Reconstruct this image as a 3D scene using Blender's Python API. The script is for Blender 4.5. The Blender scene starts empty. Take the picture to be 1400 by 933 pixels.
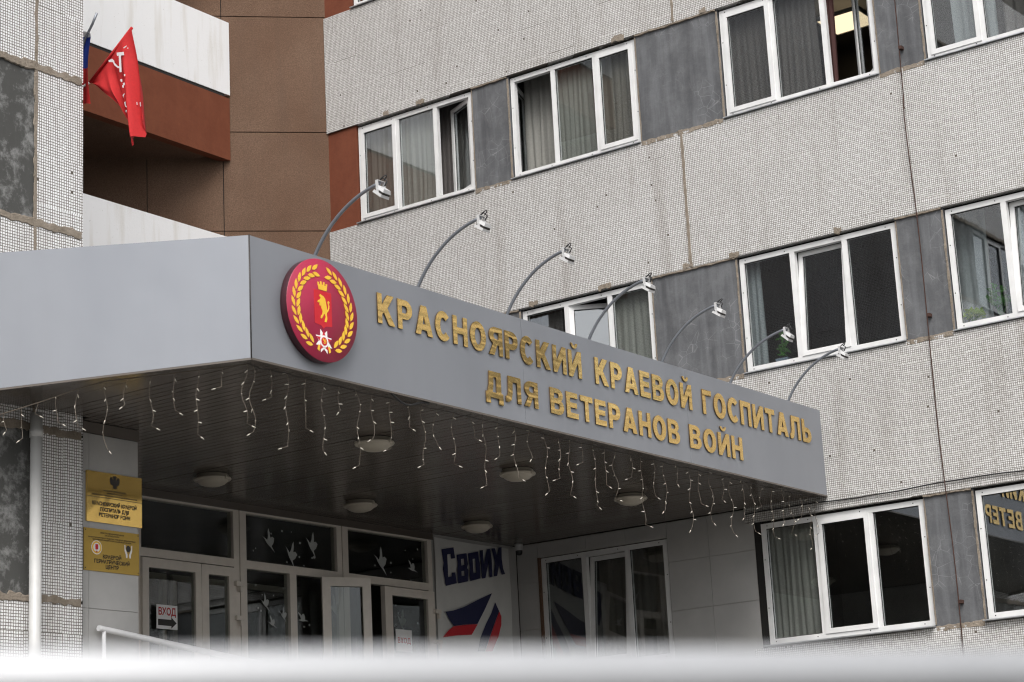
import bpy, bmesh, math, random
from mathutils import Vector, Matrix
random.seed(7)
SC = bpy.context.scene
COL = SC.collection

# ------------------------------------------------------------------ camera
F_PX, YAW, PITCH, ROLL = 2801.37, math.radians(-35.5105), math.radians(14.4015), math.radians(-2.9931)
CAM = Vector((8.9411, -21.3706, 1.65))
_cy, _sy, _cp, _sp = math.cos(YAW), math.sin(YAW), math.cos(PITCH), math.sin(PITCH)
FWD = Vector((_sy*_cp, _cy*_cp, _sp)); _r = Vector((_cy, -_sy, 0)); _u = _r.cross(FWD)
RGT = math.cos(ROLL)*_r + math.sin(ROLL)*_u
UPV = -math.sin(ROLL)*_r + math.cos(ROLL)*_u
cd = bpy.data.cameras.new('camera'); cam = bpy.data.objects.new('camera', cd); COL.objects.link(cam)
cd.sensor_width = 36; cd.lens = F_PX/1400*36; cd.clip_end = 6000; cd.clip_start = 0.05
cam.matrix_world = Matrix(((RGT.x, UPV.x, -FWD.x, CAM.x), (RGT.y, UPV.y, -FWD.y, CAM.y), (RGT.z, UPV.z, -FWD.z, CAM.z), (0, 0, 0, 1)))
cd.dof.use_dof = True; cd.dof.focus_distance = 22.5; cd.dof.aperture_fstop = 3.8
SC.camera = cam

# ------------------------------------------------------------------ sky, sun, exposure
SUN_AZ = Vector((0.62, -0.78)); SUN_EL = math.radians(50)
w = bpy.data.worlds.new('World'); SC.world = w; w.use_nodes = True
nt = w.node_tree; nt.nodes.clear()
sky = nt.nodes.new('ShaderNodeTexSky'); sky.sky_type = 'NISHITA'; sky.sun_disc = False
sky.sun_elevation = SUN_EL; sky.sun_rotation = math.atan2(SUN_AZ.x, SUN_AZ.y)
sky.air_density = 1.0; sky.dust_density = 4.0; sky.ozone_density = 1.0
hs = nt.nodes.new('ShaderNodeHueSaturation'); hs.inputs['Saturation'].default_value = 0.22
bg = nt.nodes.new('ShaderNodeBackground'); bg.inputs['Strength'].default_value = 0.15
wo = nt.nodes.new('ShaderNodeOutputWorld')
nt.links.new(sky.outputs[0], hs.inputs['Color']); nt.links.new(hs.outputs[0], bg.inputs['Color']); nt.links.new(bg.outputs[0], wo.inputs[0])
sl = bpy.data.lights.new('sun', 'SUN'); sl.energy = 1.3; sl.angle = math.radians(35); sl.color = (1, 0.97, 0.93)
so = bpy.data.objects.new('sun', sl); COL.objects.link(so); so.location = (20, -40, 60)
sd = Vector((SUN_AZ.x*math.cos(SUN_EL), SUN_AZ.y*math.cos(SUN_EL), math.sin(SUN_EL)))
so.rotation_euler = sd.to_track_quat('Z', 'Y').to_euler()
SC.view_settings.view_transform = 'Standard'; SC.view_settings.look = 'None'
SC.view_settings.exposure = 0.70; SC.view_settings.gamma = 1.0
SC.render.engine = 'CYCLES'
SC.cycles.max_bounces = 8; SC.cycles.transparent_max_bounces = 12; SC.cycles.glossy_bounces = 4
SC.cycles.sample_clamp_indirect = 4.0; SC.cycles.use_denoising = True
SC.cycles.filter_width = 1.15
SC.cycles.caustics_reflective = False; SC.cycles.caustics_refractive = False

# ------------------------------------------------------------------ pixel helpers (points on real planes)
def ray(x, y): return FWD + RGT*((x-700)/F_PX) - UPV*((y-466.5)/F_PX)
def onX(x, y, X): d = ray(x, y); return CAM + d*((X-CAM.x)/d.x)
def onY(x, y, Y): d = ray(x, y); return CAM + d*((Y-CAM.y)/d.y)
def onZ(x, y, Z): d = ray(x, y); return CAM + d*((Z-CAM.z)/d.z)

# ------------------------------------------------------------------ mesh helpers
class MB:
    def __init__(s): s.v = []; s.f = []; s.sm = []
    def add(s, vs, fs, smooth=False):
        b = len(s.v); s.v += [tuple(p) for p in vs]
        for f in fs: s.f.append([b+i for i in f]); s.sm.append(smooth)
        return s
    def hexa(s, p):      # 8 corners: bottom 0-3, top 4-7
        return s.add(p, [(0,3,2,1),(4,5,6,7),(0,1,5,4),(1,2,6,5),(2,3,7,6),(3,0,4,7)])
    def box(s, x0, x1, y0, y1, z0, z1):
        return s.hexa([(x0,y0,z0),(x1,y0,z0),(x1,y1,z0),(x0,y1,z0),(x0,y0,z1),(x1,y0,z1),(x1,y1,z1),(x0,y1,z1)])
    def mbox(s, mp, u0, u1, v0, v1, w0, w1):
        return s.hexa([mp(u0,v0,w0),mp(u1,v0,w0),mp(u1,v0,w1),mp(u0,v0,w1),mp(u0,v1,w0),mp(u1,v1,w0),mp(u1,v1,w1),mp(u0,v1,w1)])
    def prism(s, poly, ext):
        n = len(poly); ext = Vector(ext); a = [Vector(p) for p in poly]; b = [p+ext for p in a]
        return s.add(a+b, [tuple(range(n))[::-1], tuple(range(n, 2*n))] + [(i,(i+1)%n,n+(i+1)%n,n+i) for i in range(n)])
    def tube(s, pts, r, n=8, cap=True):
        pts = [Vector(p) for p in pts]; R = r if isinstance(r, (list, tuple)) else [r]*len(pts)
        vs = []; prev = None
        for i, p in enumerate(pts):
            t = (pts[min(i+1, len(pts)-1)] - pts[max(i-1, 0)]).normalized()
            if prev is None:
                a = t.cross(Vector((0, 0, 1)) if abs(t.z) < .9 else Vector((1, 0, 0))).normalized()
            else:
                a = (prev - t*prev.dot(t)).normalized()
            prev = a; b = t.cross(a)
            vs += [p + (a*math.cos(2*math.pi*k/n) + b*math.sin(2*math.pi*k/n))*R[i] for k in range(n)]
        fs = [(i*n+k, i*n+(k+1)%n, (i+1)*n+(k+1)%n, (i+1)*n+k) for i in range(len(pts)-1) for k in range(n)]
        s.add(vs, fs, True)
        if cap:
            m = len(pts)-1; b = len(s.v)-len(vs)
            s.f += [[b+k for k in range(n)][::-1], [b+m*n+k for k in range(n)]]; s.sm += [False, False]
        return s
    def lathe(s, c, prof, n=24, axis='Z'):
        c = Vector(c); vs = []
        for r, h in prof:
            for k in range(n):
                a = 2*math.pi*k/n
                q = {'Z': Vector((r*math.cos(a), r*math.sin(a), h)), 'X': Vector((h, r*math.cos(a), r*math.sin(a)))}[axis]
                vs.append(c+q)
        fs = [(i*n+k, i*n+(k+1)%n, (i+1)*n+(k+1)%n, (i+1)*n+k) for i in range(len(prof)-1) for k in range(n)]
        return s.add(vs, fs, True)
    def sheet(s, grid, smooth=True):
        nr, nc = len(grid), len(grid[0])
        return s.add([p for row in grid for p in row], [(i*nc+j, i*nc+j+1, (i+1)*nc+j+1, (i+1)*nc+j) for i in range(nr-1) for j in range(nc-1)], smooth)
    def build(s, name, m, parent=None):
        xs, ys, zs = zip(*s.v)
        o_ = Vector(((min(xs)+max(xs))/2, (min(ys)+max(ys))/2, min(zs)))
        me = bpy.data.meshes.new(name); me.from_pydata([Vector(p)-o_ for p in s.v], [], s.f); me.validate()
        if len(me.polygons) == len(s.sm): me.polygons.foreach_set('use_smooth', s.sm)
        bm = bmesh.new(); bm.from_mesh(me); bmesh.ops.recalc_face_normals(bm, faces=bm.faces); bm.to_mesh(me); bm.free()
        return link(name, me, m, o_, parent)
WLOC = {}
def link(name, me, m, loc, parent=None):
    if m is not None and not me.materials: me.materials.append(MAT[m])
    o = bpy.data.objects.new(name, me); COL.objects.link(o)
    WLOC[o.name] = Vector(loc)
    if parent: o.parent = parent; o.location = Vector(loc) - WLOC[parent.name]
    else: o.location = loc
    return o
def empty(name, loc, parent=None):
    return link(name, None, None, loc, parent) if False else _empty(name, loc, parent)
def _empty(name, loc, parent):
    o = bpy.data.objects.new(name, None); COL.objects.link(o); o.empty_display_size = .2
    WLOC[o.name] = Vector(loc)
    if parent: o.parent = parent; o.location = Vector(loc) - WLOC[parent.name]
    else: o.location = loc
    return o
def tag(o, label=None, cat=None, group=None, kind=None):
    if label: o['label'] = label
    if cat: o['category'] = cat
    if group: o['group'] = group
    if kind: o['kind'] = kind
    return o

# ------------------------------------------------------------------ materials
MAT = {}
class N:
    def __init__(s, name):
        s.m = bpy.data.materials.new(name); s.m.use_nodes = True; MAT[name] = s.m
        s.t = s.m.node_tree; s.t.nodes.clear()
        s.out = s.n('ShaderNodeOutputMaterial'); s.b = s.n('ShaderNodeBsdfPrincipled'); s.l(s.b.outputs[0], s.out.inputs[0])
    def n(s, ty, **kw):
        x = s.t.nodes.new(ty)
        for k, v in kw.items(): setattr(x, k, v)
        return x
    def l(s, a, b): s.t.links.new(a, b)
    def set(s, node, name, v):
        if hasattr(v, 'is_linked'): s.l(v, node.inputs[name])
        else: node.inputs[name].default_value = v
    def pos(s): return s.n('ShaderNodeNewGeometry').outputs['Position']
    def noise(s, scale, detail=4, vec=None, rough=.55, dist=0):
        x = s.n('ShaderNodeTexNoise'); x.inputs['Scale'].default_value = scale; x.inputs['Detail'].default_value = detail
        x.inputs['Roughness'].default_value = rough; x.inputs['Distortion'].default_value = dist
        s.l(vec if vec is not None else s.pos(), x.inputs['Vector']); return x.outputs['Fac']
    def ramp(s, fac, stops):
        x = s.n('ShaderNodeValToRGB'); s.l(fac, x.inputs[0]); e = x.color_ramp.elements
        while len(e) < len(stops): e.new(.5)
        for q, (p, c) in zip(e, stops):
            q.position = p; q.color = (c, c, c, 1) if not isinstance(c, tuple) else (*c, 1)
        return x.outputs[0]
    def mix(s, fac, a, b, mode='MIX'):
        x = s.n('ShaderNodeMix', data_type='RGBA', blend_type=mode)
        for i, v in ((0, fac), (6, a), (7, b)):
            if hasattr(v, 'is_linked'): s.l(v, x.inputs[i])
            elif i: x.inputs[i].default_value = (*v, 1)
            else: x.inputs[i].default_value = v
        return x.outputs[2]
    def math(s, op, a, b=0.0, c=None):
        x = s.n('ShaderNodeMath', operation=op)
        for i, v in enumerate((a, b) if c is None else (a, b, c)):
            if hasattr(v, 'is_linked'): s.l(v, x.inputs[i])
            else: x.inputs[i].default_value = v
        return x.outputs[0]
    def scalevec(s, v, k):
        x = s.n('ShaderNodeVectorMath', operation='MULTIPLY'); s.l(v, x.inputs[0]); x.inputs[1].default_value = k; return x.outputs[0]
    def bump(s, h, strength=.3, dist=.01, prev=None):
        x = s.n('ShaderNodeBump'); x.inputs['Strength'].default_value = strength; x.inputs['Distance'].default_value = dist
        s.l(h, x.inputs['Height'])
        if prev is not None: s.l(prev, x.inputs['Normal'])
        return x.outputs[0]
    def fin(s, col, rough=.7, metal=0, bump=None, spec=None):
        s.set(s.b, 'Base Color', (*col, 1) if isinstance(col, tuple) else col)
        s.set(s.b, 'Roughness', rough); s.set(s.b, 'Metallic', metal)
        if bump is not None: s.l(bump, s.b.inputs['Normal'])
        if spec is not None: s.b.inputs['Specular IOR Level'].default_value = spec
        return s.m

def plain(name, col, rough=.6, metal=0, var=.12, scale=6, bumpS=0, spec=None):
    k = N(name); f = k.noise(scale, 5)
    c = k.mix(k.ramp(f, [(.3, 0.0), (.7, 1.0)]), tuple(max(0, x*(1-var)) for x in col), tuple(min(1, x*(1+var)) for x in col))
    r = k.math('MULTIPLY_ADD', f, .15, rough-.075)
    return k.fin(c, r, metal, k.bump(k.noise(scale*12, 3), bumpS, .004) if bumpS else None, spec)

def mosaic(name, c1, c2, mortar, msize, dirt, pitch=.0247):
    k = N(name); p = k.pos(); sep = k.n('ShaderNodeSeparateXYZ'); k.l(p, sep.inputs[0])
    u = k.math('ADD', sep.outputs[0], sep.outputs[1]); z = sep.outputs[2]
    # sheets of mosaic laid a little out of line
    cu = k.math('FLOOR', k.math('MULTIPLY', u, 1/.42)); cz = k.math('FLOOR', k.math('MULTIPLY', z, 1/.47))
    cv = k.n('ShaderNodeCombineXYZ'); k.l(cu, cv.inputs[0]); k.l(cz, cv.inputs[1])
    wn = k.n('ShaderNodeTexWhiteNoise', noise_dimensions='3D'); k.l(cv.outputs[0], wn.inputs[0])
    s2 = k.n('ShaderNodeSeparateColor'); k.l(wn.outputs['Color'], s2.inputs[0])
    wob = k.noise(14, 2); wob2 = k.noise(11, 2, k.scalevec(p, (1.3, 1.7, 1.1)))
    uu = k.math('ADD', u, k.math('MULTIPLY_ADD', s2.outputs[0], .010, k.math('MULTIPLY_ADD', wob, .008, -.004)))
    zz = k.math('ADD', z, k.math('MULTIPLY_ADD', s2.outputs[1], .010, k.math('MULTIPLY_ADD', wob2, .008, -.004)))
    c = k.n('ShaderNodeCombineXYZ'); k.l(uu, c.inputs[0]); k.l(zz, c.inputs[1])
    br = k.n('ShaderNodeTexBrick'); br.offset = 0; br.squash = 1; k.l(c.outputs[0], br.inputs['Vector'])
    for nm, v in (('Scale', 1), ('Mortar Size', msize), ('Mortar Smooth', .25), ('Bias', 0), ('Brick Width', pitch), ('Row Height', pitch)): br.inputs[nm].default_value = v
    br.inputs['Color1'].default_value = (*c1, 1); br.inputs['Color2'].default_value = (*c2, 1); br.inputs['Mortar'].default_value = (*mortar, 1)
    # dirt: broad patches and streaks running down
    st = k.noise(3.2, 5, k.scalevec(p, (1, 1, .12))); bl = k.noise(.7, 4); fine = k.noise(38, 2)
    d = k.math('MULTIPLY', k.ramp(st, [(.54, 0.0), (.80, 1.0)]), dirt)
    col = k.mix(d, br.outputs['Color'], (.30, .235, .17), 'MULTIPLY')
    col = k.mix(k.math('MULTIPLY', k.ramp(bl, [(.35, 0.0), (.75, 1.0)]), .25), col, (.62, .59, .55), 'MULTIPLY')
    col = k.mix(k.math('MULTIPLY', k.ramp(fine, [(.40, 0.0), (.66, 1.0)]), .18), col, (.62, .60, .57), 'MULTIPLY')
    oi = k.n('ShaderNodeObjectInfo'); tone = k.math('MULTIPLY', oi.outputs['Random'], .20)      # panels were cast and soiled differently
    col = k.mix(tone, col, (.80, .77, .73), 'MULTIPLY')
    # chipped tiles
    tu = k.math('FLOOR', k.math('MULTIPLY', uu, 1/pitch)); tz = k.math('FLOOR', k.math('MULTIPLY', zz, 1/pitch))
    tv = k.n('ShaderNodeCombineXYZ'); k.l(tu, tv.inputs[0]); k.l(tz, tv.inputs[1])
    w2 = k.n('ShaderNodeTexWhiteNoise', noise_dimensions='2D'); k.l(tv.outputs[0], w2.inputs[0])
    miss = k.math('GREATER_THAN', w2.outputs['Value'], .9992)
    col = k.mix(miss, col, (.09, .075, .06))
    h = k.math('SUBTRACT', 1.0, br.outputs['Fac'])
    b = k.bump(h, .5, .004)
    rough = k.math('MULTIPLY_ADD', br.outputs['Fac'], .4, .38)
    return k.fin(col, rough, 0, b)
mosaic('mosaic', (.725, .725, .72), (.565, .56, .552), (.150, .137, .123), .0034, .38)
mosaic('mosaic_tower', (.88, .89, .90), (.76, .76, .77), (.150, .135, .12), .0039, .45, .0265)

def peeled(name, base, light, lo, hi, streak=.5, nsc=2.6, crack=False):
    k = N(name); p = k.pos()
    n1 = k.noise(nsc, 10, None, .74, .15); n2 = k.noise(11, 6, k.scalevec(p, (1, 1, .09)))
    col = k.mix(k.ramp(n1, [(lo, 0.0), (hi, 1.0)]), base, light)
    col = k.mix(k.math('MULTIPLY', k.ramp(n2, [(.45, 0.0), (.75, 1.0)]), streak), col, tuple(x*1.7 for x in base))
    n3 = k.noise(60, 3); col = k.mix(k.math('MULTIPLY', n3, .25), col, (.03, .03, .03))
    if crack:
        vo = k.n('ShaderNodeTexVoronoi', feature='DISTANCE_TO_EDGE'); vo.inputs['Scale'].default_value = 7; k.l(k.scalevec(p, (1, 1, 1)), vo.inputs['Vector'])
        ck = k.math('MULTIPLY', k.ramp(vo.outputs['Distance'], [(0.0, 1.0), (.022, 0.0)]), k.ramp(k.noise(1.6, 3), [(.50, 0.0), (.60, 1.0)]))
        col = k.mix(k.math('MULTIPLY', ck, .55), col, (.30, .30, .31))
        dk = k.noise(2.0, 5, k.scalevec(p, (2.2, 2.2, .2))); col = k.mix(k.math('MULTIPLY', k.ramp(dk, [(.50, 0.0), (.72, 1.0)]), .55), col, (.035, .035, .038))
    return k.fin(col, .8, 0, k.bump(n1, .35, .02, k.bump(n3, .2, .004)), .25)
peeled('pier_grey', (.105, .108, .114), (.165, .168, .175), .44, .72, .80, 3.2, True)
peeled('pier_tower', (.070, .070, .066), (.25, .25, .245), .49, .63, .15, 4.6)
peeled('pier_red', (.145, .040, .018), (.18, .054, .026), .4, .7, .15)
k = N('brown_render'); p = k.pos(); a = k.noise(1.2, 5); g = k.noise(62, 4, None, .8); st = k.noise(3, 4, k.scalevec(p, (1, 1, .12)))
c = k.mix(k.ramp(a, [(.3, 0.0), (.7, 1.0)]), (.150, .090, .060), (.190, .122, .085))
c = k.mix(k.math('MULTIPLY', k.ramp(g, [(.38, 0.0), (.62, 1.0)]), .6), c, (.075, .045, .030))
c = k.mix(k.math('MULTIPLY', k.ramp(st, [(.5, 0.0), (.8, 1.0)]), .35), c, (.09, .065, .05))
k.fin(c, .95, 0, k.bump(g, .9, .012), .15)
k = N('white_paint'); p = k.pos(); a = k.noise(5, 6, k.scalevec(p, (1, 1, .1))); b_ = k.noise(24, 6, None, .7, .5)
c = k.mix(k.ramp(a, [(.52, 0.0), (.78, .55)]), (.74, .74, .745), (.44, .39, .30))
c = k.mix(k.ramp(b_, [(.66, 0.0), (.70, .8)]), c, (.34, .33, .31)); k.fin(c, .7, 0, k.bump(b_, .4, .01))
peeled('beam_red', (.150, .042, .018), (.185, .056, .026), .4, .72, .1)
k = N('mortar'); g = k.noise(45, 5, None, .7); a = k.noise(6, 4)
c = k.mix(k.ramp(a, [(.3, 0.0), (.7, 1.0)]), (.20, .165, .125), (.34, .29, .235)); c = k.mix(k.math('MULTIPLY', g, .5), c, (.11, .09, .07))
k.fin(c, .95, 0, k.bump(g, .9, .02))
plain('black_gap', (.012, .011, .010), .9)
plain('concrete', (.22, .21, .195), .85, 0, .25, 3, .3)
plain('asphalt', (.11, .11, .108), .9, 0, .25, 2, .3)
plain('interior', (.10, .095, .088), .85, 0, .2, 2)
plain('pvc', (.67, .67, .665), .4, 0, .07, 5)
plain('pvc_entrance', (.66, .61, .55), .38, 0, .05, 9)
plain('gasket', (.02, .02, .02), .6)
plain('zinc', (.55, .57, .59), .38, .7, .15, 8)
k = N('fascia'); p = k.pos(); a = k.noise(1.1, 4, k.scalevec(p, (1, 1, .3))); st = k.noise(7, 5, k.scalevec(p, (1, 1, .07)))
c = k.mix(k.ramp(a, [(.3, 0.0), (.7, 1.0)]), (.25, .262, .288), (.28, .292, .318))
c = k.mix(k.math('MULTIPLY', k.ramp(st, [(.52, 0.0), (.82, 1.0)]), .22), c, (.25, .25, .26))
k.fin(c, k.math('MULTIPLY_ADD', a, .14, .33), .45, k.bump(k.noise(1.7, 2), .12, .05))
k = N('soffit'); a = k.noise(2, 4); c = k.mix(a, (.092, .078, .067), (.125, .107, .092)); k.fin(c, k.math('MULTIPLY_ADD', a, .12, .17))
plain('tile_grey', (.41, .405, .395), .42, 0, .10, 2.2)
plain('grout', (.47, .46, .44), .9)
k = N('gold'); p = k.pos(); sep = k.n('ShaderNodeSeparateXYZ'); k.l(p, sep.inputs[0])
wv = k.n('ShaderNodeTexWave', wave_type='BANDS', bands_direction='Z'); wv.inputs['Scale'].default_value = 4.5; wv.inputs['Distortion'].default_value = 5; wv.inputs['Detail'].default_value = 2; wv.inputs['Detail Scale'].default_value = .6
k.l(p, wv.inputs['Vector']); k.fin((.95, .66, .25), .13, 1, k.bump(wv.outputs['Fac'], .085, .02))
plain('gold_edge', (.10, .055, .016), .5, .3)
k = N('brass'); p = k.pos(); wv = k.n('ShaderNodeTexWave', wave_type='RINGS'); wv.inputs['Scale'].default_value = 2.2; wv.inputs['Distortion'].default_value = 5; wv.inputs['Detail'].default_value = 1
k.l(p, wv.inputs['Vector']); k.fin((.80, .55, .17), .08, 1, k.bump(wv.outputs['Fac'], .012, .02))
plain('brass_flat', (.44, .29, .055), .45, .25, .08, 3)
plain('black_print', (.015, .013, .012), .5)
plain('white_print', (.80, .80, .80), .5, 0, .03)
plain('sticker', (.36, .38, .37), .6, 0, .03)
plain('rail_steel', (.38, .385, .395), .42, .3, .03, 8)
plain('flag_print', (.58, .54, .55), .7, 0, .05)
plain('red_print', (.45, .02, .025), .5, 0, .05)
plain('navy_print', (.012, .014, .06), .55, 0, .05)
plain('emblem_red', (.30, .012, .045), .45, 0, .12, 3)
plain('emblem_side', (.045, .005, .010), .35, 0, .1, 3)  # shade on the emblem's rim is put into this darker red
plain('shield_red', (.52, .012, .022), .35, 0, .05)
plain('emblem_yellow', (.78, .48, .04), .4, 0, .06)
plain('emblem_white', (.80, .78, .76), .4, 0, .03)
plain('arm_grey', (.20, .215, .24), .35, .5, .1)
plain('lamp_white', (.50, .50, .50), .35, .1, .05)
plain('rust', (.055, .026, .019), .85, .2, .4, 25)
plain('dark_steel', (.05, .045, .042), .5, .5)
plain('cable', (.012, .012, .013), .5)
plain('pipe_white', (.50, .50, .49), .45, 0, .06, 8)
plain('rail_white', (.78, .78, .79), .3, 0, .03, 8)
plain('lamp_cream', (.46, .42, .35), .38, 0, .05)
plain('wire_clear', (.11, .09, .068), .5)
k = N('led_cap'); k.fin((.58, .545, .47), .15); 
k = N('room_light'); k.fin((.9, .85, .7), .5); k.b.inputs['Emission Color'].default_value = (1, .80, .52, 1); k.b.inputs['Emission Strength'].default_value = .8
def cloth(name, col, transl=.3, scale=40):
    k = N(name); f = k.noise(scale, 4); c = k.mix(f, tuple(x*.8 for x in col), tuple(x*1.15 for x in col))
    tr = k.n('ShaderNodeBsdfTranslucent'); k.l(c, tr.inputs[0]); mx = k.n('ShaderNodeMixShader'); mx.inputs[0].default_value = transl
    k.fin(c, .85); k.l(k.b.outputs[0], mx.inputs[1]); k.l(tr.outputs[0], mx.inputs[2]); k.l(mx.outputs[0], k.out.inputs[0])
cloth('curtain_grey', (.40, .395, .365), .4); cloth('curtain_beige', (.27, .245, .215), .4); cloth('curtain_dark', (.15, .135, .13), .4); cloth('curtain_wine', (.075, .030, .027)); cloth('curtain_blue', (.36, .39, .41), .4)
cloth('flag_red', (.46, .014, .016), .12); cloth('flag_blue', (.02, .045, .30), .3); cloth('flag_white', (.8, .8, .8), .3)
cloth('banner', (.66, .66, .64), .1, 3)
cloth('leaf', (.085, .24, .045), .35, 20); cloth('leaf_light', (.36, .50, .09), .35, 20)
plain('pot', (.16, .20, .25), .5)
def glass(name, f0, tint):
    k = N(name); k.t.nodes.remove(k.b); geo = k.n('ShaderNodeNewGeometry')
    dt = k.n('ShaderNodeVectorMath', operation='DOT_PRODUCT'); k.l(geo.outputs['Normal'], dt.inputs[0]); k.l(geo.outputs['Incoming'], dt.inputs[1])
    c = k.math('SUBTRACT', 1.0, k.math('ABSOLUTE', dt.outputs['Value'])); c2 = k.math('MULTIPLY', c, c); c4 = k.math('MULTIPLY', c2, c2)
    fr = k.math('MULTIPLY_ADD', k.math('MULTIPLY', c4, c), 1-f0, f0)      # reflectance of one coated face
    tr = k.n('ShaderNodeBsdfTransparent'); tr.inputs[0].default_value = (*tint, 1)
    gl = k.n('ShaderNodeBsdfGlossy'); gl.inputs['Roughness'].default_value = 0.0; gl.inputs[0].default_value = (.95, .97, 1, 1)
    mx = k.n('ShaderNodeMixShader'); k.l(fr, mx.inputs[0]); k.l(tr.outputs[0], mx.inputs[1]); k.l(gl.outputs[0], mx.inputs[2]); k.l(mx.outputs[0], k.out.inputs[0])
    nb = k.bump(k.noise(1.3, 1), .02, .05); k.l(nb, gl.inputs['Normal'])
glass('glass', .115, (.94, .96, .955)); glass('glass_dark', .05, (.78, .80, .78))


# ================================================================== setting
g = MB(); g.add([(-1500,-1500,0),(1500,-1500,0),(1500,1500,0),(-1500,1500,0)], [(0,1,2,3)]); tag(g.build('ground', 'asphalt'), kind='structure')
g = MB(); g.box(-6.4, -1.4, -11.5, -.05, .004, 2.80); tag(g.build('entrance_terrace', 'concrete'), kind='structure')
g = MB()
for i in range(16): g.box(-1.398, -1.398+.3*(16-i), -10.4, -.05, .004+i*.175, .004+(i+1)*.175)
tag(g.build('entrance_steps', 'concrete'), kind='structure')

# ================================================================== the hospital building
H = 3.3
BLD = _empty('hospital_building', (-6, 2, 0), None)
tag(BLD, 'large panel hospital building with mosaic tiled facade, grey piers and white framed windows', 'building')
def mY(y0):  return lambda u, v, w: (u, y0+w, v)            # faces -Y, w goes into the wall
def mX(x0):  return lambda u, v, w: (x0-w, u, v)            # faces +X
FA = mY(0.0); TW = mX(-4.34); DR = mX(-6.47)
S2 = math.sqrt(.5)
def BW(u, v, w): return (-9.42 - u*S2 - w*S2, .02 - u*S2 + w*S2, v)     # 45 degree brown wall, u runs to the left

def ragged(mp, pts, wd, w0, seg=.045, jit=.5, thick=.014):
    """a strip of joint mortar smeared along a path, uneven on both edges"""
    mb = MB(); rows = []; e1 = e2 = 0.0
    for (a, b) in zip(pts[:-1], pts[1:]):
        L = math.hypot(b[0]-a[0], b[1]-a[1]); n = max(2, int(L/seg*1.6)); nx, nz = -(b[1]-a[1])/L, (b[0]-a[0])/L
        for i in range(n+(b == pts[-1])):
            t = i/n; e1 = e1*.6+random.uniform(-jit, jit)*.5; e2 = e2*.6+random.uniform(-jit, jit)*.5
            if random.random() < .05: e1 += jit*.8
            j1 = wd*max(.2, .5+e1*.5); j2 = wd*max(.2, .5+e2*.5)
            cx, cz = a[0]+(b[0]-a[0])*t, a[1]+(b[1]-a[1])*t; th = thick*random.uniform(.75, 1.1)
            rows.append([mp(cx+nx*j1, cz+nz*j1, w0), mp(cx+nx*j1*.8, cz+nz*j1*.8, w0-th*.9), mp(cx-nx*j2*.8, cz-nz*j2*.8, w0-th), mp(cx-nx*j2, cz-nz*j2, w0)])
    mb.sheet(rows, False); return mb

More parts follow.
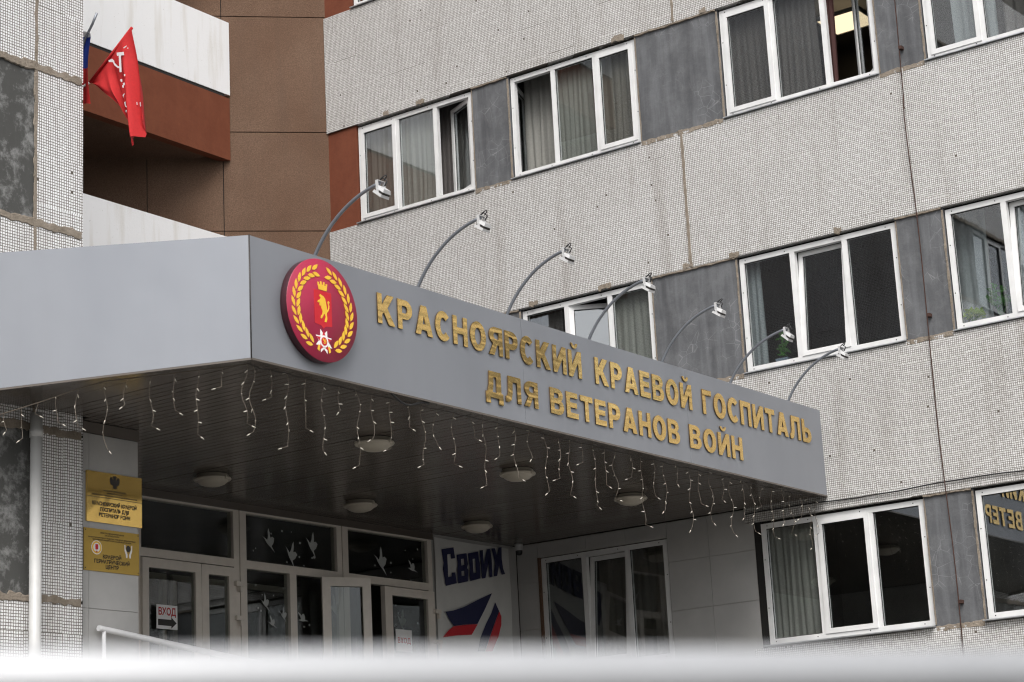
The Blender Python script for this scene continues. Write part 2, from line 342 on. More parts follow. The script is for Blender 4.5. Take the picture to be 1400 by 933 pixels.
# ---- window builder: window (outer frame) > mullion, sash, pane, gasket, sill
def window(mp, u0, u1, v0, v1, spec, mf=(.345, .68), frame='pvc', gl='glass', sill=True, w=.055, sillw=.05):
    fw = .062; D = .07
    f = MB(); f.mbox(mp, u0, u1, v0, v0+fw, w, w+D); f.mbox(mp, u0, u1, v1-fw, v1, w, w+D)
    f.mbox(mp, u0, u0+fw, v0+fw, v1-fw, w, w+D); f.mbox(mp, u1-fw, u1, v0+fw, v1-fw, w, w+D)
    win = f.build('window', frame, BLD)
    ms = [u0+fw] + [u0+(u1-u0)*x for x in mf] + [u1-fw]
    for x in ms[1:-1]:
        b = MB(); b.mbox(mp, x-.034, x+.034, v0+fw, v1-fw, w+.002, w+D-.002); b.build('mullion', frame, win)
    k = len(ms)-1
    for i in range(k):
        a = ms[i] + (.034 if i else 0); b = ms[i+1] - (.034 if i < k-1 else 0); c, d = v0+fw, v1-fw
        sp = spec[i]
        if sp == 'fixed':
            q = MB(); q.mbox(mp, a, b, c, d, w+.030, w+.036); q.build('pane', gl, win)
            q = MB()
            for (e0, e1, e2, e3) in ((a, b, c, c+.007), (a, b, d-.007, d), (a, a+.007, c+.007, d-.007), (b-.007, b, c+.007, d-.007)): q.mbox(mp, e0, e1, e2, e3, w+.022, w+.0295)
            q.build('gasket', 'gasket', win)
            continue
        if sp == 'none': continue
        # a sash in its own plane, closed, tilted in at the top, or swung in about one side
        ang = 0; hinge = a; sgn = 1; tilt = 0
        if sp.startswith('openr'): hinge, sgn, ang = b, -1, math.radians(float(sp[5:]))
        elif sp.startswith('openl'): hinge, sgn, ang = a, 1, math.radians(float(sp[5:]))
        elif sp == 'tilt': tilt = .085
        Wd = b-a; e = -.012
        def sm(s, v, ww, hinge=hinge, sgn=sgn, ang=ang, tilt=tilt, c=c):
            return mp(hinge + sgn*(s*math.cos(ang) - (ww)*math.sin(ang)*-1*0 + 0) + (sgn*ww*-math.sin(ang)), v, w + e + ww*math.cos(ang) + s*math.sin(ang) + tilt*(v-c) + (.03 if ang else 0))
        sw = .058; q = MB(); o_ = .012 if not (ang or tilt) else 0.0; A, B, C_, D_ = -o_, Wd+o_, c-o_, d+o_
        for (e0, e1, e2, e3) in ((A, B, C_, C_+sw), (A, B, D_-sw, D_), (A, A+sw, C_+sw, D_-sw), (B-sw, B, C_+sw, D_-sw)): q.mbox(sm, e0, e1, e2, e3, 0, .062)
        q.build('sash', frame, win)
        q = MB(); q.mbox(sm, A+sw, B-sw, C_+sw, D_-sw, .030, .036); q.build('pane', gl, win)
        q = MB(); A, B, C_, D_ = A+sw, B-sw, C_+sw, D_-sw
        for (e0, e1, e2, e3) in ((A, B, C_, C_+.007), (A, B, D_-.007, D_), (A, A+.007, C_+.007, D_-.007), (B-.007, B, C_+.007, D_-.007)): q.mbox(sm, e0, e1, e2, e3, .020, .0295)
        q.build('gasket', 'gasket', win)
    if sill:
        q = MB(); z = v0-.003
        q.hexa([mp(u0-.02, z-.022, -sillw), mp(u1+.015, z-.022, -sillw), mp(u1+.015, z-.030, w+.05), mp(u0-.02, z-.030, w+.05), mp(u0-.02, z-.010, -sillw), mp(u1+.015, z-.010, -sillw), mp(u1+.015, z-.001, w+.05), mp(u0-.02, z-.001, w+.05)])
        q.build('sill', 'zinc', win)
    # fixing screws along the frame
    q = MB()
    for t in (.04, .3, .62, .94):
        for vv in (v0+.03, v1-.03): x = u0+(u1-u0)*t; q.mbox(mp, x-.006, x+.006, vv-.006, vv+.006, w-.002, w+.001)
    for t in (.3, .7):
        for x in (u0+.022, u1-.022): vv = v0+(v1-v0)*t; q.mbox(mp, x-.006, x+.006, vv-.006, vv+.006, w-.002, w+.001)
    q.build('screw_heads', 'gasket', win)
    return win

# ---- main facade: spandrel panels, piers, mortar, windows
COLX = {'A': (-8.868, -6.815), 'B': (-6.150, -4.127), 'C': (-2.845, -.735), 'D': (-.098, 1.95), 'E': (3.17, 5.22), 'F': (5.92, 7.97)}
PAN = [(-9.42, -3.508), (-3.492, 2.49), (2.506, 8.6), (8.616, 14.0)]
SB = lambda r: 4.035+H*r           # sill level of row r
ST = lambda r: 5.468+H*r           # head level of row r
for r in range(0, 5):              # spandrels below the windows of each row
    for i, (x0, x1) in enumerate(PAN):
        z0, z1 = ST(r-1)+.035, SB(r)-.036
        if r == 0: z0 = .004
        if i == 0 and r == 0: continue
        a = x0
        if r == 0 and i == 1: a = -3.03
        if r == 1 and i == 0: z0 = 5.76
        if r == 1 and i == 1:
            m_ = MB(); m_.mbox(FA, -3.492, -3.03, 5.76, z1, 0, .28); m_.build('mosaic_panel', 'mosaic', BLD); a = -3.029
        m_ = MB(); m_.mbox(FA, a, x1, z0, z1, 0, .28); m_.build('mosaic_panel', 'mosaic', BLD)
PIERS = [(-9.42, -8.885, 'pier_red'), (-6.80, -6.165, 'pier_grey'), (-4.112, -2.86, 'pier_grey'), (-.72, -.113, 'pier_grey'), (1.965, 3.155, 'pier_grey'), (5.235, 5.905, 'pier_grey'), (7.985, 14, 'pier_grey')]
for r in range(0, 4):
    for (x0, x1, m) in PIERS:
        if r == 0 and x0 < -2: continue
        q = MB(); q.mbox(FA, x0, x1, SB(r)-.036, ST(r)+.035, .028, .26); q.build('pier', m, BLD)
        if m == 'pier_grey':
            ragged(FA, [(x0+.01, SB(r)-.045), (x1-.01, SB(r)-.04)], .070, .026, thick=.032).build('joint_mortar', 'mortar', BLD)
            ragged(FA, [(x0+.01, ST(r)+.03), (x1-.01, ST(r)+.03)], .045, .026, thick=.026).build('joint_mortar', 'mortar', BLD)
            for xx, wd in ((x0+.008, .016), (x1-.010, .026)): ragged(FA, [(xx, SB(r)), (xx, ST(r))], wd, .027, thick=.012).build('joint_mortar', 'mortar', BLD)
for r in range(0, 5):
    for xx in (-3.5, 2.498, 8.608):
        if r == 0 and xx < -3: continue
        z0 = ST(r-1)+.05
        if r == 1 and xx < -3: z0 = 6.7
        ragged(FA, [(xx, z0), (xx+random.uniform(-.006, .006), (z0+SB(r))/2), (xx, SB(r)-.05)], .046, .004, thick=.010, jit=.5).build('joint_mortar', 'mortar', BLD)
# broken patches along the lower edges of the panels
for (x, r, n) in ((-8.35, 3, 2), (-7.75, 3, 3), (-4.45, 3, 4), (-4.9, 2, 4), (-6.0, 2, 3), (-3.1, 3, 2), (-2.95, 2, 3), (-8.2, 4, 2), (-3.62, 2, 3), (-1.5, 2, 2)):
    z = ST(r-1)+.035
    ragged(FA, [(x, z+.02), (x+.05*n, z+.028)], .075, .006, .03, .8, .012).build('chipped_patch', 'mortar', BLD)

WSPEC = {('A', 2): ('sash', 'fixed', 'openr25'), ('B', 2): ('openl110', 'fixed', 'sash'), ('C', 2): ('sash', 'fixed', 'openr45'), ('D', 2): ('sash', 'fixed', 'fixed'),
 ('B', 1): ('fixed', 'openl30', 'fixed'), ('C', 1): ('fixed', 'tilt', 'fixed'), ('D', 1): ('fixed', 'tilt', 'fixed'), ('C', 0): ('fixed', 'sash', 'fixed'), ('D', 0): ('fixed', 'sash', 'fixed')}
for c, (x0, x1) in COLX.items():
    for r in range(0, 4):
        if r == 0 and c in 'AB': continue
        window(FA, x0, x1, SB(r), ST(r), WSPEC.get((c, r), ('fixed', 'sash', 'fixed')), sillw=.075 if r == 0 else .03)
        m_ = MB(); m_.mbox(FA, x0-.01, x1+.01, ST(r)+.003, ST(r)+.034, .10, .26); m_.build('head_shade_strip', 'black_gap', BLD)  # black strip painting the shadow gap under the panel's lower edge

# rooms behind the windows: floor slabs, partitions, back wall
g = MB(); g.box(-9.4, 13.9, 3.2, 3.3, .1, 17.2)
for r in range(0, 5): g.box(-9.4, 13.9, .281, 3.2, SB(r)-1.25, SB(r)-.95)
for x in (-9.38, -6.5, -3.55, -.45, 2.45, 5.6, 8.6): g.box(x, x+.1, .281, 3.2, .1, 17.2)
g.build('interior_shell', 'interior', BLD)
g = MB(); g.box(-9.42, 14, -.02, 3.3, 18.9, 19.2); g.build('roof_slab', 'concrete', BLD)

# ---- tiled wall under the canopy beside the entrance, with its window
TY = .08; TF = mY(TY)
g = MB(); g.box(-6.47, -2.96, TY+.012, TY+.06, 5.49, 5.68); g.box(-6.47, -6.14, TY+.012, TY+.06, 2.8, 5.49); g.box(-4.19, -2.96, TY+.012, TY+.06, 2.8, 5.49); g.box(-6.14, -4.19, TY+.012, TY+.06, 2.8, 4.0)
g.build('tile_backing', 'grout', BLD)
xs = [-6.47, -6.14, -5.39, -4.79, -4.185, -3.595, -2.957]; zs = [2.8, 3.38, 3.98, 4.58, 5.18, 5.67]
for i in range(len(xs)-1):
    for j in range(len(zs)-1):
        x0, x1, z0, z1 = xs[i], xs[i+1], zs[j], zs[j+1]
        if -6.2 < x0 < -4.2:
            if z1 > 5.5: z0 = 5.495
            elif z0 >= 3.97: continue
        q = MB(); q.mbox(TF, x0+.0025, x1-.0025, z0+.0025, z1-.0025, random.uniform(-.001, .001), .014); q.build('wall_tile', 'tile_grey', BLD)
window(mY(TY-.035), -6.10, -4.195, 4.02, 5.475, ('fixed', 'tilt', 'fixed'), mf=(.345, .69), gl='glass', w=.05)
q = MB(); q.mbox(TF, -6.14, -6.10, 4.0, 5.485, -.01, .06); q.build('window_jamb', 'brown_render', BLD)
q = MB(); q.box(-2.954, -2.850, .075, .26, 3.9, 5.5); q.build('open_joint', 'black_gap', BLD)

# ---- entrance glazing (plane X = -6.47)
def fr_rect(mb, mp, a, b, c, d, t, w0, w1, tb=None):
    tb = tb or t
    mb.mbox(mp, a, b, c, c+tb, w0, w1); mb.mbox(mp, a, b, d-tb, d, w0, w1); mb.mbox(mp, a, a+t, c+tb, d-tb, w0, w1); mb.mbox(mp, b-t, b, c+tb, d-tb, w0, w1)
FLO = 2.80
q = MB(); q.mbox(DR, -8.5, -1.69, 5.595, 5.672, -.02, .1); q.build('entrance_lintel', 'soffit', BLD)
GLZ = _empty('entrance_glazing', DR(-4.2, FLO, 0), BLD)
bays = [(-6.66, -5.10), (-5.085, -3.385), (-3.37, -1.70)]
for i, (a, b) in enumerate(bays):
    q = MB(); q.mbox(DR, a, a+.10, FLO, 5.595, 0, .09); q.mbox(DR, b-.085, b, FLO, 5.595, 0, .09); q.mbox(DR, a+.10, b-.085, 5.575, 5.595, 0, .09); q.mbox(DR, a+.10, b-.085, 4.965, 5.055, 0, .09)
    q.build('bay_frame', 'pvc_entrance', GLZ)
    q = MB(); q.mbox(DR, a+.10, b-.085, 5.055, 5.575, .04, .05); q.build('transom_pane', 'glass_dark', GLZ)
def leaf(name, mp, a, b, top=4.95, t=.09):
    q = MB(); fr_rect(q, mp, a, b, FLO+.03, top, t, -.03, .035, .10); q.mbox(mp, a+t, b-t, 3.55, 3.64, -.03, .035); o = q.build(name, 'pvc_entrance', GLZ)
    q = MB(); q.mbox(mp, a+t, b-t, FLO+.13, 3.55, 0, .008); q.mbox(mp, a+t, b-t, 3.64, top-.10, 0, .008); q.build('door_pane', 'glass_dark', GLZ)
def hinge(mp, u, v):
    q = MB(); q.mbox(mp, u-.055, u+.055, v-.02, v+.03, -.07, -.03); q.mbox(mp, u+.01, u+.04, v-.08, v-.02, -.065, -.03); q.build('hinge', 'pvc_entrance', GLZ)
leaf('door_leaf', DR, -6.57, -5.715); leaf('door_leaf', DR, -5.71, -5.19, t=.105)
for v in (4.77, 4.40): hinge(DR, -5.165, v)
q = MB(); q.mbox(DR, -4.29, -4.18, FLO, 4.965, 0, .09); q.build('mullion', 'pvc_entrance', GLZ)
for a, b in ((-4.985, -4.29), (-4.18, -3.47)):
    q = MB(); q.mbox(DR, a, b, FLO, 4.965, .04, .05); q.build('side_pane', 'glass_dark', GLZ)
th = math.radians(38); hx, hy = -6.38, -3.86
def OPN(u, v, w): return (hx + u*math.sin(th)*.55 - w*math.cos(th), hy + u*math.cos(th) + w*math.sin(th), v)
leaf('door_leaf', OPN, 0, .72, t=.125)
leaf('door_leaf', mX(-6.44), -2.70, -1.755, top=4.945, t=.135)
for v in (4.70, 4.33): hinge(mX(-6.44), -1.735, v)
q = MB(); q.box(-6.478, -6.474, -8.4, -6.66, FLO, 5.6); q.build('side_panel', 'tile_grey', BLD)
# dark vestibule behind the glass
q = MB(); q.box(-9.3, -9.2, -8.5, .06, FLO, 5.7); q.box(-9.2, -6.6, -8.5, .06, 5.675, 5.72); q.box(-9.2, -6.6, -8.5, .06, FLO-.1, FLO-.01); q.box(-9.2, -6.6, -8.6, -8.5, FLO, 5.7); q.box(-9.2, -6.6, .06, .075, FLO, 5.7)
q.build('vestibule_shell', 'interior', BLD)
q = MB(); q.box(-6.6, -6.475, -1.69, .07, FLO, 5.671); q.build('banner_wall', 'tile_grey', BLD)
# inner doors of the vestibule and boxes glimpsed through the glass
q = MB()
for y in (-6.4, -5.3, -4.2, -3.1): fr_rect(q, mX(-8.4), y, y+1.0, FLO, 5.2, .07, 0, .06)
q.build('inner_door_frame', 'pvc_entrance', BLD)
# crane birds stuck on the panes
def bird(cx, cy, s, rot, flip=1):
    P0 = [(-.44,.10),(-.2,.0),(-.09,-.07),(-.03,.14),(-.05,.36),(0,.54),(.1,.32),(.14,.07),(.27,.14),(.42,.06),(.36,-.18),(.22,-.34),(.46,-.66),(.18,-.43),(.0,-.32),(-.14,-.2),(-.3,0)]
    ca, sa = math.cos(rot), math.sin(rot); p = []
    c0 = onX(cx, cy, -6.497); s *= .86
    for x, y in P0: x *= flip; p.append((c0.x, c0.y + (x*ca-y*sa)*s, c0.z + (x*sa+y*ca)*s))
    q = MB(); q.prism(p, (-.001, 0, 0)); q.build('bird_sticker', 'sticker', GLZ)
for a in ((367,737,.26,0),(398,755,.28,-.35),(426,742,.28,-.25),(520,764,.32,-.1),(562,775,.20,.5),(362,822,.19,0),(387,839,.17,-.1),(371,850,.16,.3),(412,845,.18,.7),(456,828,.28,0),(549,846,.27,-.3)):
    bird(*a)
q = MB()
for _ in range(46):
    x = random.choice((random.uniform(340, 455), random.uniform(482, 575), random.uniform(340, 420), random.uniform(534, 572))); y = random.uniform(718, 770) if random.random() < .55 else random.uniform(800, 860)
    c0 = onX(x, y + (x-340)*.14*(y < 780), -6.496); r = random.uniform(.006, .012); q.box(c0.x-.001, c0.x, c0.y-r, c0.y+r, c0.z-r, c0.z+r)
tag(q.build('snow_dot_stickers', 'sticker', GLZ), kind='stuff')

# ---- tower wing (plane X = -4.34) with its corner at Y = -9.30
TC = -9.30
for r in range(0, 5):
    z0, z1 = (ST(r-1)+.035 if r else .004), SB(r)-.012
    for (a, b) in ((TC-.545, TC), (TC-6.5, TC-.56), (TC-12.5, TC-6.515), (TC-20, TC-12.515)):
        q = MB(); q.mbox(TW, a, b, z0, z1, 0, .3); q.build('mosaic_panel', 'mosaic_tower', BLD)
    if r < 4:
        q = MB(); q.mbox(TW, TC-.545, TC, SB(r)+.012, ST(r)+.012, 0, .3); q.build('mosaic_panel', 'mosaic_tower', BLD)
        q = MB(); q.mbox(TW, TC-1.75, TC-.56, SB(r)+.01, ST(r)+.01, .012, .3); q.build('pier', 'pier_tower', BLD)
        q = MB(); q.mbox(TW, TC-6.1, TC-3.82, SB(r), ST(r)+.01, .028, .3); q.build('pier', 'pier_tower', BLD)
        q = MB(); q.mbox(TW, TC-20, TC-8.2, SB(r), ST(r)+.01, .028, .3); q.build('pier', 'pier_tower', BLD)
        for u in (TC-3.81, TC-8.19): window(TW, u, u+2.05, SB(r)+.002, ST(r), ('fixed', 'sash', 'fixed'))
    if r:
        ragged(TW, [(TC-6.4, z0-.008), (TC-.6, z0-.008), (TC-.02, z0-.008)], .070, .003, .04, .7, .012).build('joint_mortar', 'mortar', BLD)
    ragged(TW, [(TC-1.8, z1+.01), (TC-.6, z1+.01), (TC-.02, z1+.01)], .070, .003, .04, .7, .012).build('joint_mortar', 'mortar', BLD)
    ragged(TW, [(TC-.552, max(z0, 2.9)), (TC-.552, z1+1.45)], .038, .003, .04, .6, .009).build('joint_mortar', 'mortar', BLD)
mR = lambda u, v, w: (u, TC-.001-w, v)      # return wall of the tower, faces +Y
for r in range(1, 5):
    q = MB(); q.mbox(mR, -12.2, -4.642, ST(r-1)+.035, SB(r)-.012, 0, .3); q.build('mosaic_panel', 'mosaic_tower', BLD)
    q = MB(); q.mbox(mR, -12.2, -4.642, SB(r)-.01, ST(r)+.033, .01, .3); q.build('mosaic_panel', 'mosaic_tower', BLD)
q = MB(); q.box(-12.2, -4.35, TC-20, TC-.0, 18.9, 19.2); q.build('roof_slab', 'concrete', BLD)
q = MB(); q.box(-8.3, -8.2, TC-19.9, TC-.35, .1, 18.8)
for r in range(0, 5): q.box(-8.2, -4.65, TC-19.9, TC-.35, SB(r)-1.25, SB(r)-.95)
q.build('interior_shell', 'interior', BLD)

# ---- entrance pillar beside the tower, clad in large tiles
PX = -4.45; PL = mX(PX)
q = MB(); q.box(-6.6, PX-.012, -9.29, -8.545, 2.8, 5.671); q.build('pillar_core', 'grout', BLD)
ys = [-9.275, -9.125, -8.535]; zs = [2.81, 3.415, 4.015, 4.615, 5.215, 5.565]
for i in range(2):
    for j in range(5):
        q = MB(); q.mbox(PL, ys[i]+.0025, ys[i+1]-.0025, zs[j]+.0025, zs[j+1]-.0025, 0, .014); q.build('wall_tile', 'tile_grey', BLD)
q = MB(); q.mbox(PL, -9.28, -8.53, 5.568, 5.668, -.012, .05); q.build('pillar_trim', 'soffit', BLD)
q = MB(); q.mbox(mX(-4.36), -9.299, -9.276, 2.8, 5.67, 0, .2); q.build('open_joint', 'black_gap', BLD)

# ---- brown rendered wall at 45 degrees
vj = [-.03, 1.51, 2.59, 3.7, 4.8]; hj = [5.7, 7.33, 8.83, 10.63, 12.13, 13.93, 15.43, 17.23, 18.9]
for i in range(4):
    for j in range(8):
        q = MB(); q.mbox(BW, vj[i]+.006, vj[i+1]-.006, hj[j]+.007, hj[j+1]-.007, 0, .2); q.build('render_panel', 'brown_render', BLD)
q = MB(); q.mbox(BW, -.02, 4.8, 5.7, 18.9, .03, .25); q.build('render_backing', 'black_gap', BLD)

# ---- loggias between tower and brown wall: white parapet over a red-brown beam
XB = -10.397
for k_ in range(-1, 2):
    z = k_*H
    q = MB(); q.box(XB-.14, XB+.006, -9.28, -.985, 12.682+z, 13.815+z); q.build('parapet', 'white_paint', BLD)
    q = MB(); q.box(XB-.12, XB-.004, -9.28, -1.10, 12.636+z, 12.680+z); q.build('slot_shade_strip', 'black_gap', BLD)  # near-flush black strip, the slit's shadow below the parapet put into colour
    q = MB(); q.box(XB-.14, XB, -9.28, -.99, 11.685+z, 12.634+z); q.build('beam', 'beam_red', BLD)
    q = MB(); q.box(-14, XB-.141, -9.28, -1.3, 11.72+z, 11.95+z); q.build('loggia_slab', 'brown_render', BLD)
    q = MB(); q.box(-14.2, XB-.15, -4.75, -4.6, 9.4+z, 11.71+z); q.build('loggia_light_block', 'brown_render', BLD)  # added unseen wall, cuts off light so the recess behind the parapet darkens

# ================================================================== entrance canopy
XF, CY, ZT, ZB = -1.90, -9.745, 6.692, 5.674
CAN = tag(_empty('entrance_canopy', (-3.5, -5, 5.67), None), 'silver grey metal clad entrance canopy projecting from the facade over the doors', 'canopy')
a25 = math.radians(25); LX = -4.335; LY = CY - (XF-LX)*math.tan(a25)
LT, LB = 6.80, 5.615
# right fascia in cladding panels, thin seams between
seams = [CY, -6.02, -3.05, -.006]
for i in range(3):
    q = MB(); q.box(XF-.03, XF, seams[i]+(.002 if i else 0), seams[i+1]-.002, ZB, ZT); q.build('fascia_panel', 'fascia', CAN)
n25 = Vector((math.sin(a25), -math.cos(a25), 0))
A_ = Vector((XF-.003, CY-.002, 0)); B_ = Vector((LX, LY, 0)); I_ = -n25*.03
q = MB(); q.hexa([A_+Vector((0,0,ZB)), B_+Vector((0,0,LB)), B_+I_+Vector((0,0,LB)), A_+I_+Vector((0,0,ZB)), A_+Vector((0,0,ZT)), B_+Vector((0,0,LT)), B_+I_+Vector((0,0,LT)), A_+I_+Vector((0,0,ZT))])
q.build('fascia_panel', 'fascia', CAN)
# folded edges: a dark seam at the corner and a lower drip trim
q = MB(); q.tube([(XF+.0015, CY-.003, ZB-.005), (XF+.0015, CY-.003, ZT+.003)], .006, 6); q.build('corner_seam', 'dark_steel', CAN)
q = MB(); q.box(XF-.05, XF+.004, CY, -.006, ZB-.018, ZB-.001); q.build('drip_trim', 'soffit', CAN)
q = MB(); q.hexa([A_+Vector((0,0,ZB-.018)), B_+Vector((0,0,LB-.018)), B_+I_*1.5+Vector((0,0,LB-.018)), A_+I_*1.5+Vector((0,0,ZB-.018)), A_+Vector((0,0,ZB-.001)), B_+Vector((0,0,LB-.001)), B_+I_*1.5+Vector((0,0,LB-.001)), A_+I_*1.5+Vector((0,0,ZB-.001))])
q.build('drip_trim', 'soffit', CAN)
# roof sheet
q = MB(); q.prism([(XF-.032, CY+.02, 6.60), (XF-.032, -.006, 6.60), (-6.5, -.006, 6.60), (-6.5, TC+.01, 6.60), (LX, TC+.01, 6.60), (LX, LY+.05, 6.60)], (0, 0, .03)); q.build('roof_sheet', 'zinc', CAN)
# soffit slats, running parallel to the facade
pitch = .10; y = LY+.06; n_ = 0
while y < -.03:
    y1 = min(y+pitch-.010, -.008)
    xl = -4.335 if y < TC+.02 else (-4.45 if y < -8.53 else -6.465)
    def xr(yy): return XF-.036 if yy > CY+.02 else LX + (yy-LY)/math.tan(a25) - .06
    x0, x1 = xr(y), xr(y1)
    dz = random.uniform(-.0015, .0015) + (-.05*max(0, (CY-y)/(CY-LY)))
    if x0 - xl > .05:
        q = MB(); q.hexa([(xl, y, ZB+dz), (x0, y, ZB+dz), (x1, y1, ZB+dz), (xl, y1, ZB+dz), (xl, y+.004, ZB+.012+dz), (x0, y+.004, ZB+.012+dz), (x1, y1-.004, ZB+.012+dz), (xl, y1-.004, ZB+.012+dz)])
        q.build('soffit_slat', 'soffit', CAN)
    y += pitch
q = MB(); q.prism([(XF-.04, CY+.03, ZB+.02), (XF-.04, -.006, ZB+.02), (-6.46, -.006, ZB+.02), (-6.46, TC+.02, ZB+.02), (LX, TC+.02, ZB+.02), (LX, LY+.05, ZB+.02)], (0, 0, .02)); q.build('soffit_backing', 'black_gap', CAN)

# ---- glyphs (cap height 1): list of loops
def arc(cx, cy, rx, ry, a0, a1, n=12):
    return [(cx+rx*math.cos(math.radians(a0+(a1-a0)*i/n)), cy+ry*math.sin(math.radians(a0+(a1-a0)*i/n))) for i in range(n+1)]
s_ = .218
def glyph(ch, n=12):
    s = s_
    if ch == 'К': return .86, [[(0,0),(0,1),(s,1),(s,.63),(.50,1),(.82,1),(.49,.55),(.86,0),(.55,0),(.31,.385),(s,.315),(s,0)]]
    if ch == 'Р': return .74, [[(0,0),(0,1)]+arc(.40,.675,.34,.325,90,-90,n)+[(s,.35),(s,0)], [(s,.80),(s,.55)]+arc(.36,.675,.13,.125,-90,90,n)]
    if ch == 'А': return .90, [[(0,0),(.31,1),(.59,1),(.90,0),(.635,0),(.585,.17),(.315,.17),(.265,0)], [(.375,.37),(.525,.37),(.45,.68)]]
    if ch == 'С': return .80, [arc(.42,.5,.42,.52,42,318,2*n)+arc(.42,.5,.165,.29,318,42,2*n)]
    if ch == 'Н': return .78, [[(0,0),(0,1),(s,1),(s,.61),(.78-s,.61),(.78-s,1),(.78,1),(.78,0),(.78-s,0),(.78-s,.40),(s,.40),(s,0)]]
    if ch == 'О': return .88, [arc(.44,.5,.44,.52,0,360-360/(2*n),2*n), arc(.44,.5,.18,.30,0,360-360/(2*n),2*n)]
    if ch == 'Я':
        L = [[(0,0),(0,1)]+arc(.43,.70,.33,.30,90,-70,n)+[(.80,0),(.50,0),(.32,.36),(s,.38),(s,0)], [(s,.81),(s,.57)]+arc(.38,.69,.13,.12,-90,90,n)]
        return .80, [[(.80-x, y) for x, y in l][::-1] for l in L]
    if ch in 'ИЙ':
        L = [[(0,0),(0,1),(s,1),(s,.43),(.82-s,1),(.82,1),(.82,0),(.82-s,0),(.82-s,.57),(s,0)]]
        if ch == 'Й': L.append(arc(.41,1.28,.21,.20,180,360,n)+arc(.41,1.28,.10,.085,360,180,n))
        return .82, L
    if ch == 'Е': return .70, [[(0,0),(0,1),(.67,1),(.67,.79),(s,.79),(s,.61),(.62,.61),(.62,.41),(s,.41),(s,.21),(.69,.21),(.69,0)]]
    if ch == 'В': return .80, [[(0,0),(0,1)]+arc(.42,.745,.32,.255,90,-40,n)+arc(.45,.29,.34,.29,62,-90,n), [(s,.81),(s,.615)]+arc(.40,.712,.10,.0975,-90,90,n), [(s,.42),(s,.19)]+arc(.42,.305,.12,.115,-90,90,n)]
    if ch == 'Г': return .66, [[(0,0),(0,1),(.65,1),(.65,.78),(s,.78),(s,0)]]
    if ch == 'П': return .80, [[(0,0),(0,1),(.79,1),(.79,0),(.79-s,0),(.79-s,.78),(s,.78),(s,0)]]
    if ch == 'Т': return .74, [[(0,.78),(0,1),(.74,1),(.74,.78),(.37+s/2,.78),(.37+s/2,0),(.37-s/2,0),(.37-s/2,.78)]]
    if ch == 'Л': return .88, [[(0,-.01),(0,.20),(.08,.22),(.13,.36),(.16,1),(.86,1),(.86,0),(.86-s,0),(.86-s,.78),(.40,.78),(.37,.32),(.30,.08),(.16,-.01)]]
    if ch == 'Д': return .94, [[(0,-.22),(0,.21),(.09,.21),(.17,.5),(.20,1),(.84,1),(.84,.21),(.94,.21),(.94,-.22),(.70,-.22),(.70,0),(.24,0),(.24,-.22)], [(.35,.21),(.585,.21),(.585,.79),(.43,.79),(.41,.45)]]
    if ch == 'Ь': return .74, [[(0,0),(0,1),(s,1),(s,.65)]+arc(.40,.325,.34,.325,90,-90,n), [(s,.45),(s,.20)]+arc(.36,.325,.13,.125,-90,90,n)]
    if ch == 'Х': return .84, [[(0,0),(.27,.51),(.02,1),(.31,1),(.42,.72),(.54,1),(.82,1),(.57,.51),(.84,0),(.55,0),(.42,.30),(.29,0)]]
_gc = {}
def glyph_mesh(name, loops, sx, sz, depth, shear=0):
    """filled, extruded outline in the plane X = 0: loop x -> +Y, loop y -> +Z"""
    cu = bpy.data.curves.new('outline', 'CURVE'); cu.dimensions = '2D'; cu.fill_mode = 'BOTH'; cu.extrude = depth/2
    for l in loops:
        sp = cu.splines.new('POLY'); sp.points.add(len(l)-1); sp.use_cyclic_u = True
        for p, (x, y) in zip(sp.points, l): p.co = (x*sx, y*sz, 0, 1)
    o = bpy.data.objects.new('outline', cu); COL.objects.link(o)
    me = bpy.data.meshes.new_from_object(o.evaluated_get(bpy.context.evaluated_depsgraph_get()))
    bpy.data.objects.remove(o); bpy.data.curves.remove(cu)
    for v in me.vertices: x, y, z = v.co; v.co = (z, x, y + shear*x)
    me.name = name; return me
SIGN = []
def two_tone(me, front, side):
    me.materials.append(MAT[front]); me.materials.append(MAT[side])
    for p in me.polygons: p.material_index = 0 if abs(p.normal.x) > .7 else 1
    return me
def word(txt, y0, y1, zb, cap):
    gs = [glyph(c)[0] for c in txt]; gap = .155
    k = (y1-y0)/(sum(gs)+gap*(len(txt)-1)); y = y0
    for c, wd in zip(txt, gs):
        key = (c, round(k, 3), cap)
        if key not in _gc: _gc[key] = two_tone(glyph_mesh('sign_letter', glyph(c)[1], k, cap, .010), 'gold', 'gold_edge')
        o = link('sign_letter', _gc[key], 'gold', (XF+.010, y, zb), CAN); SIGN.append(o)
        y += (wd+gap)*k
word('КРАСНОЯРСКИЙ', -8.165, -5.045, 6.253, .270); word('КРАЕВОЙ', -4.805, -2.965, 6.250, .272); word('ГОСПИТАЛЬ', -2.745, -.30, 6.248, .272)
word('ДЛЯ', -6.645, -5.82, 5.838, .250); word('ВЕТЕРАНОВ', -5.615, -3.265, 5.832, .256); word('ВОЙН', -3.065, -1.955, 5.836, .252)

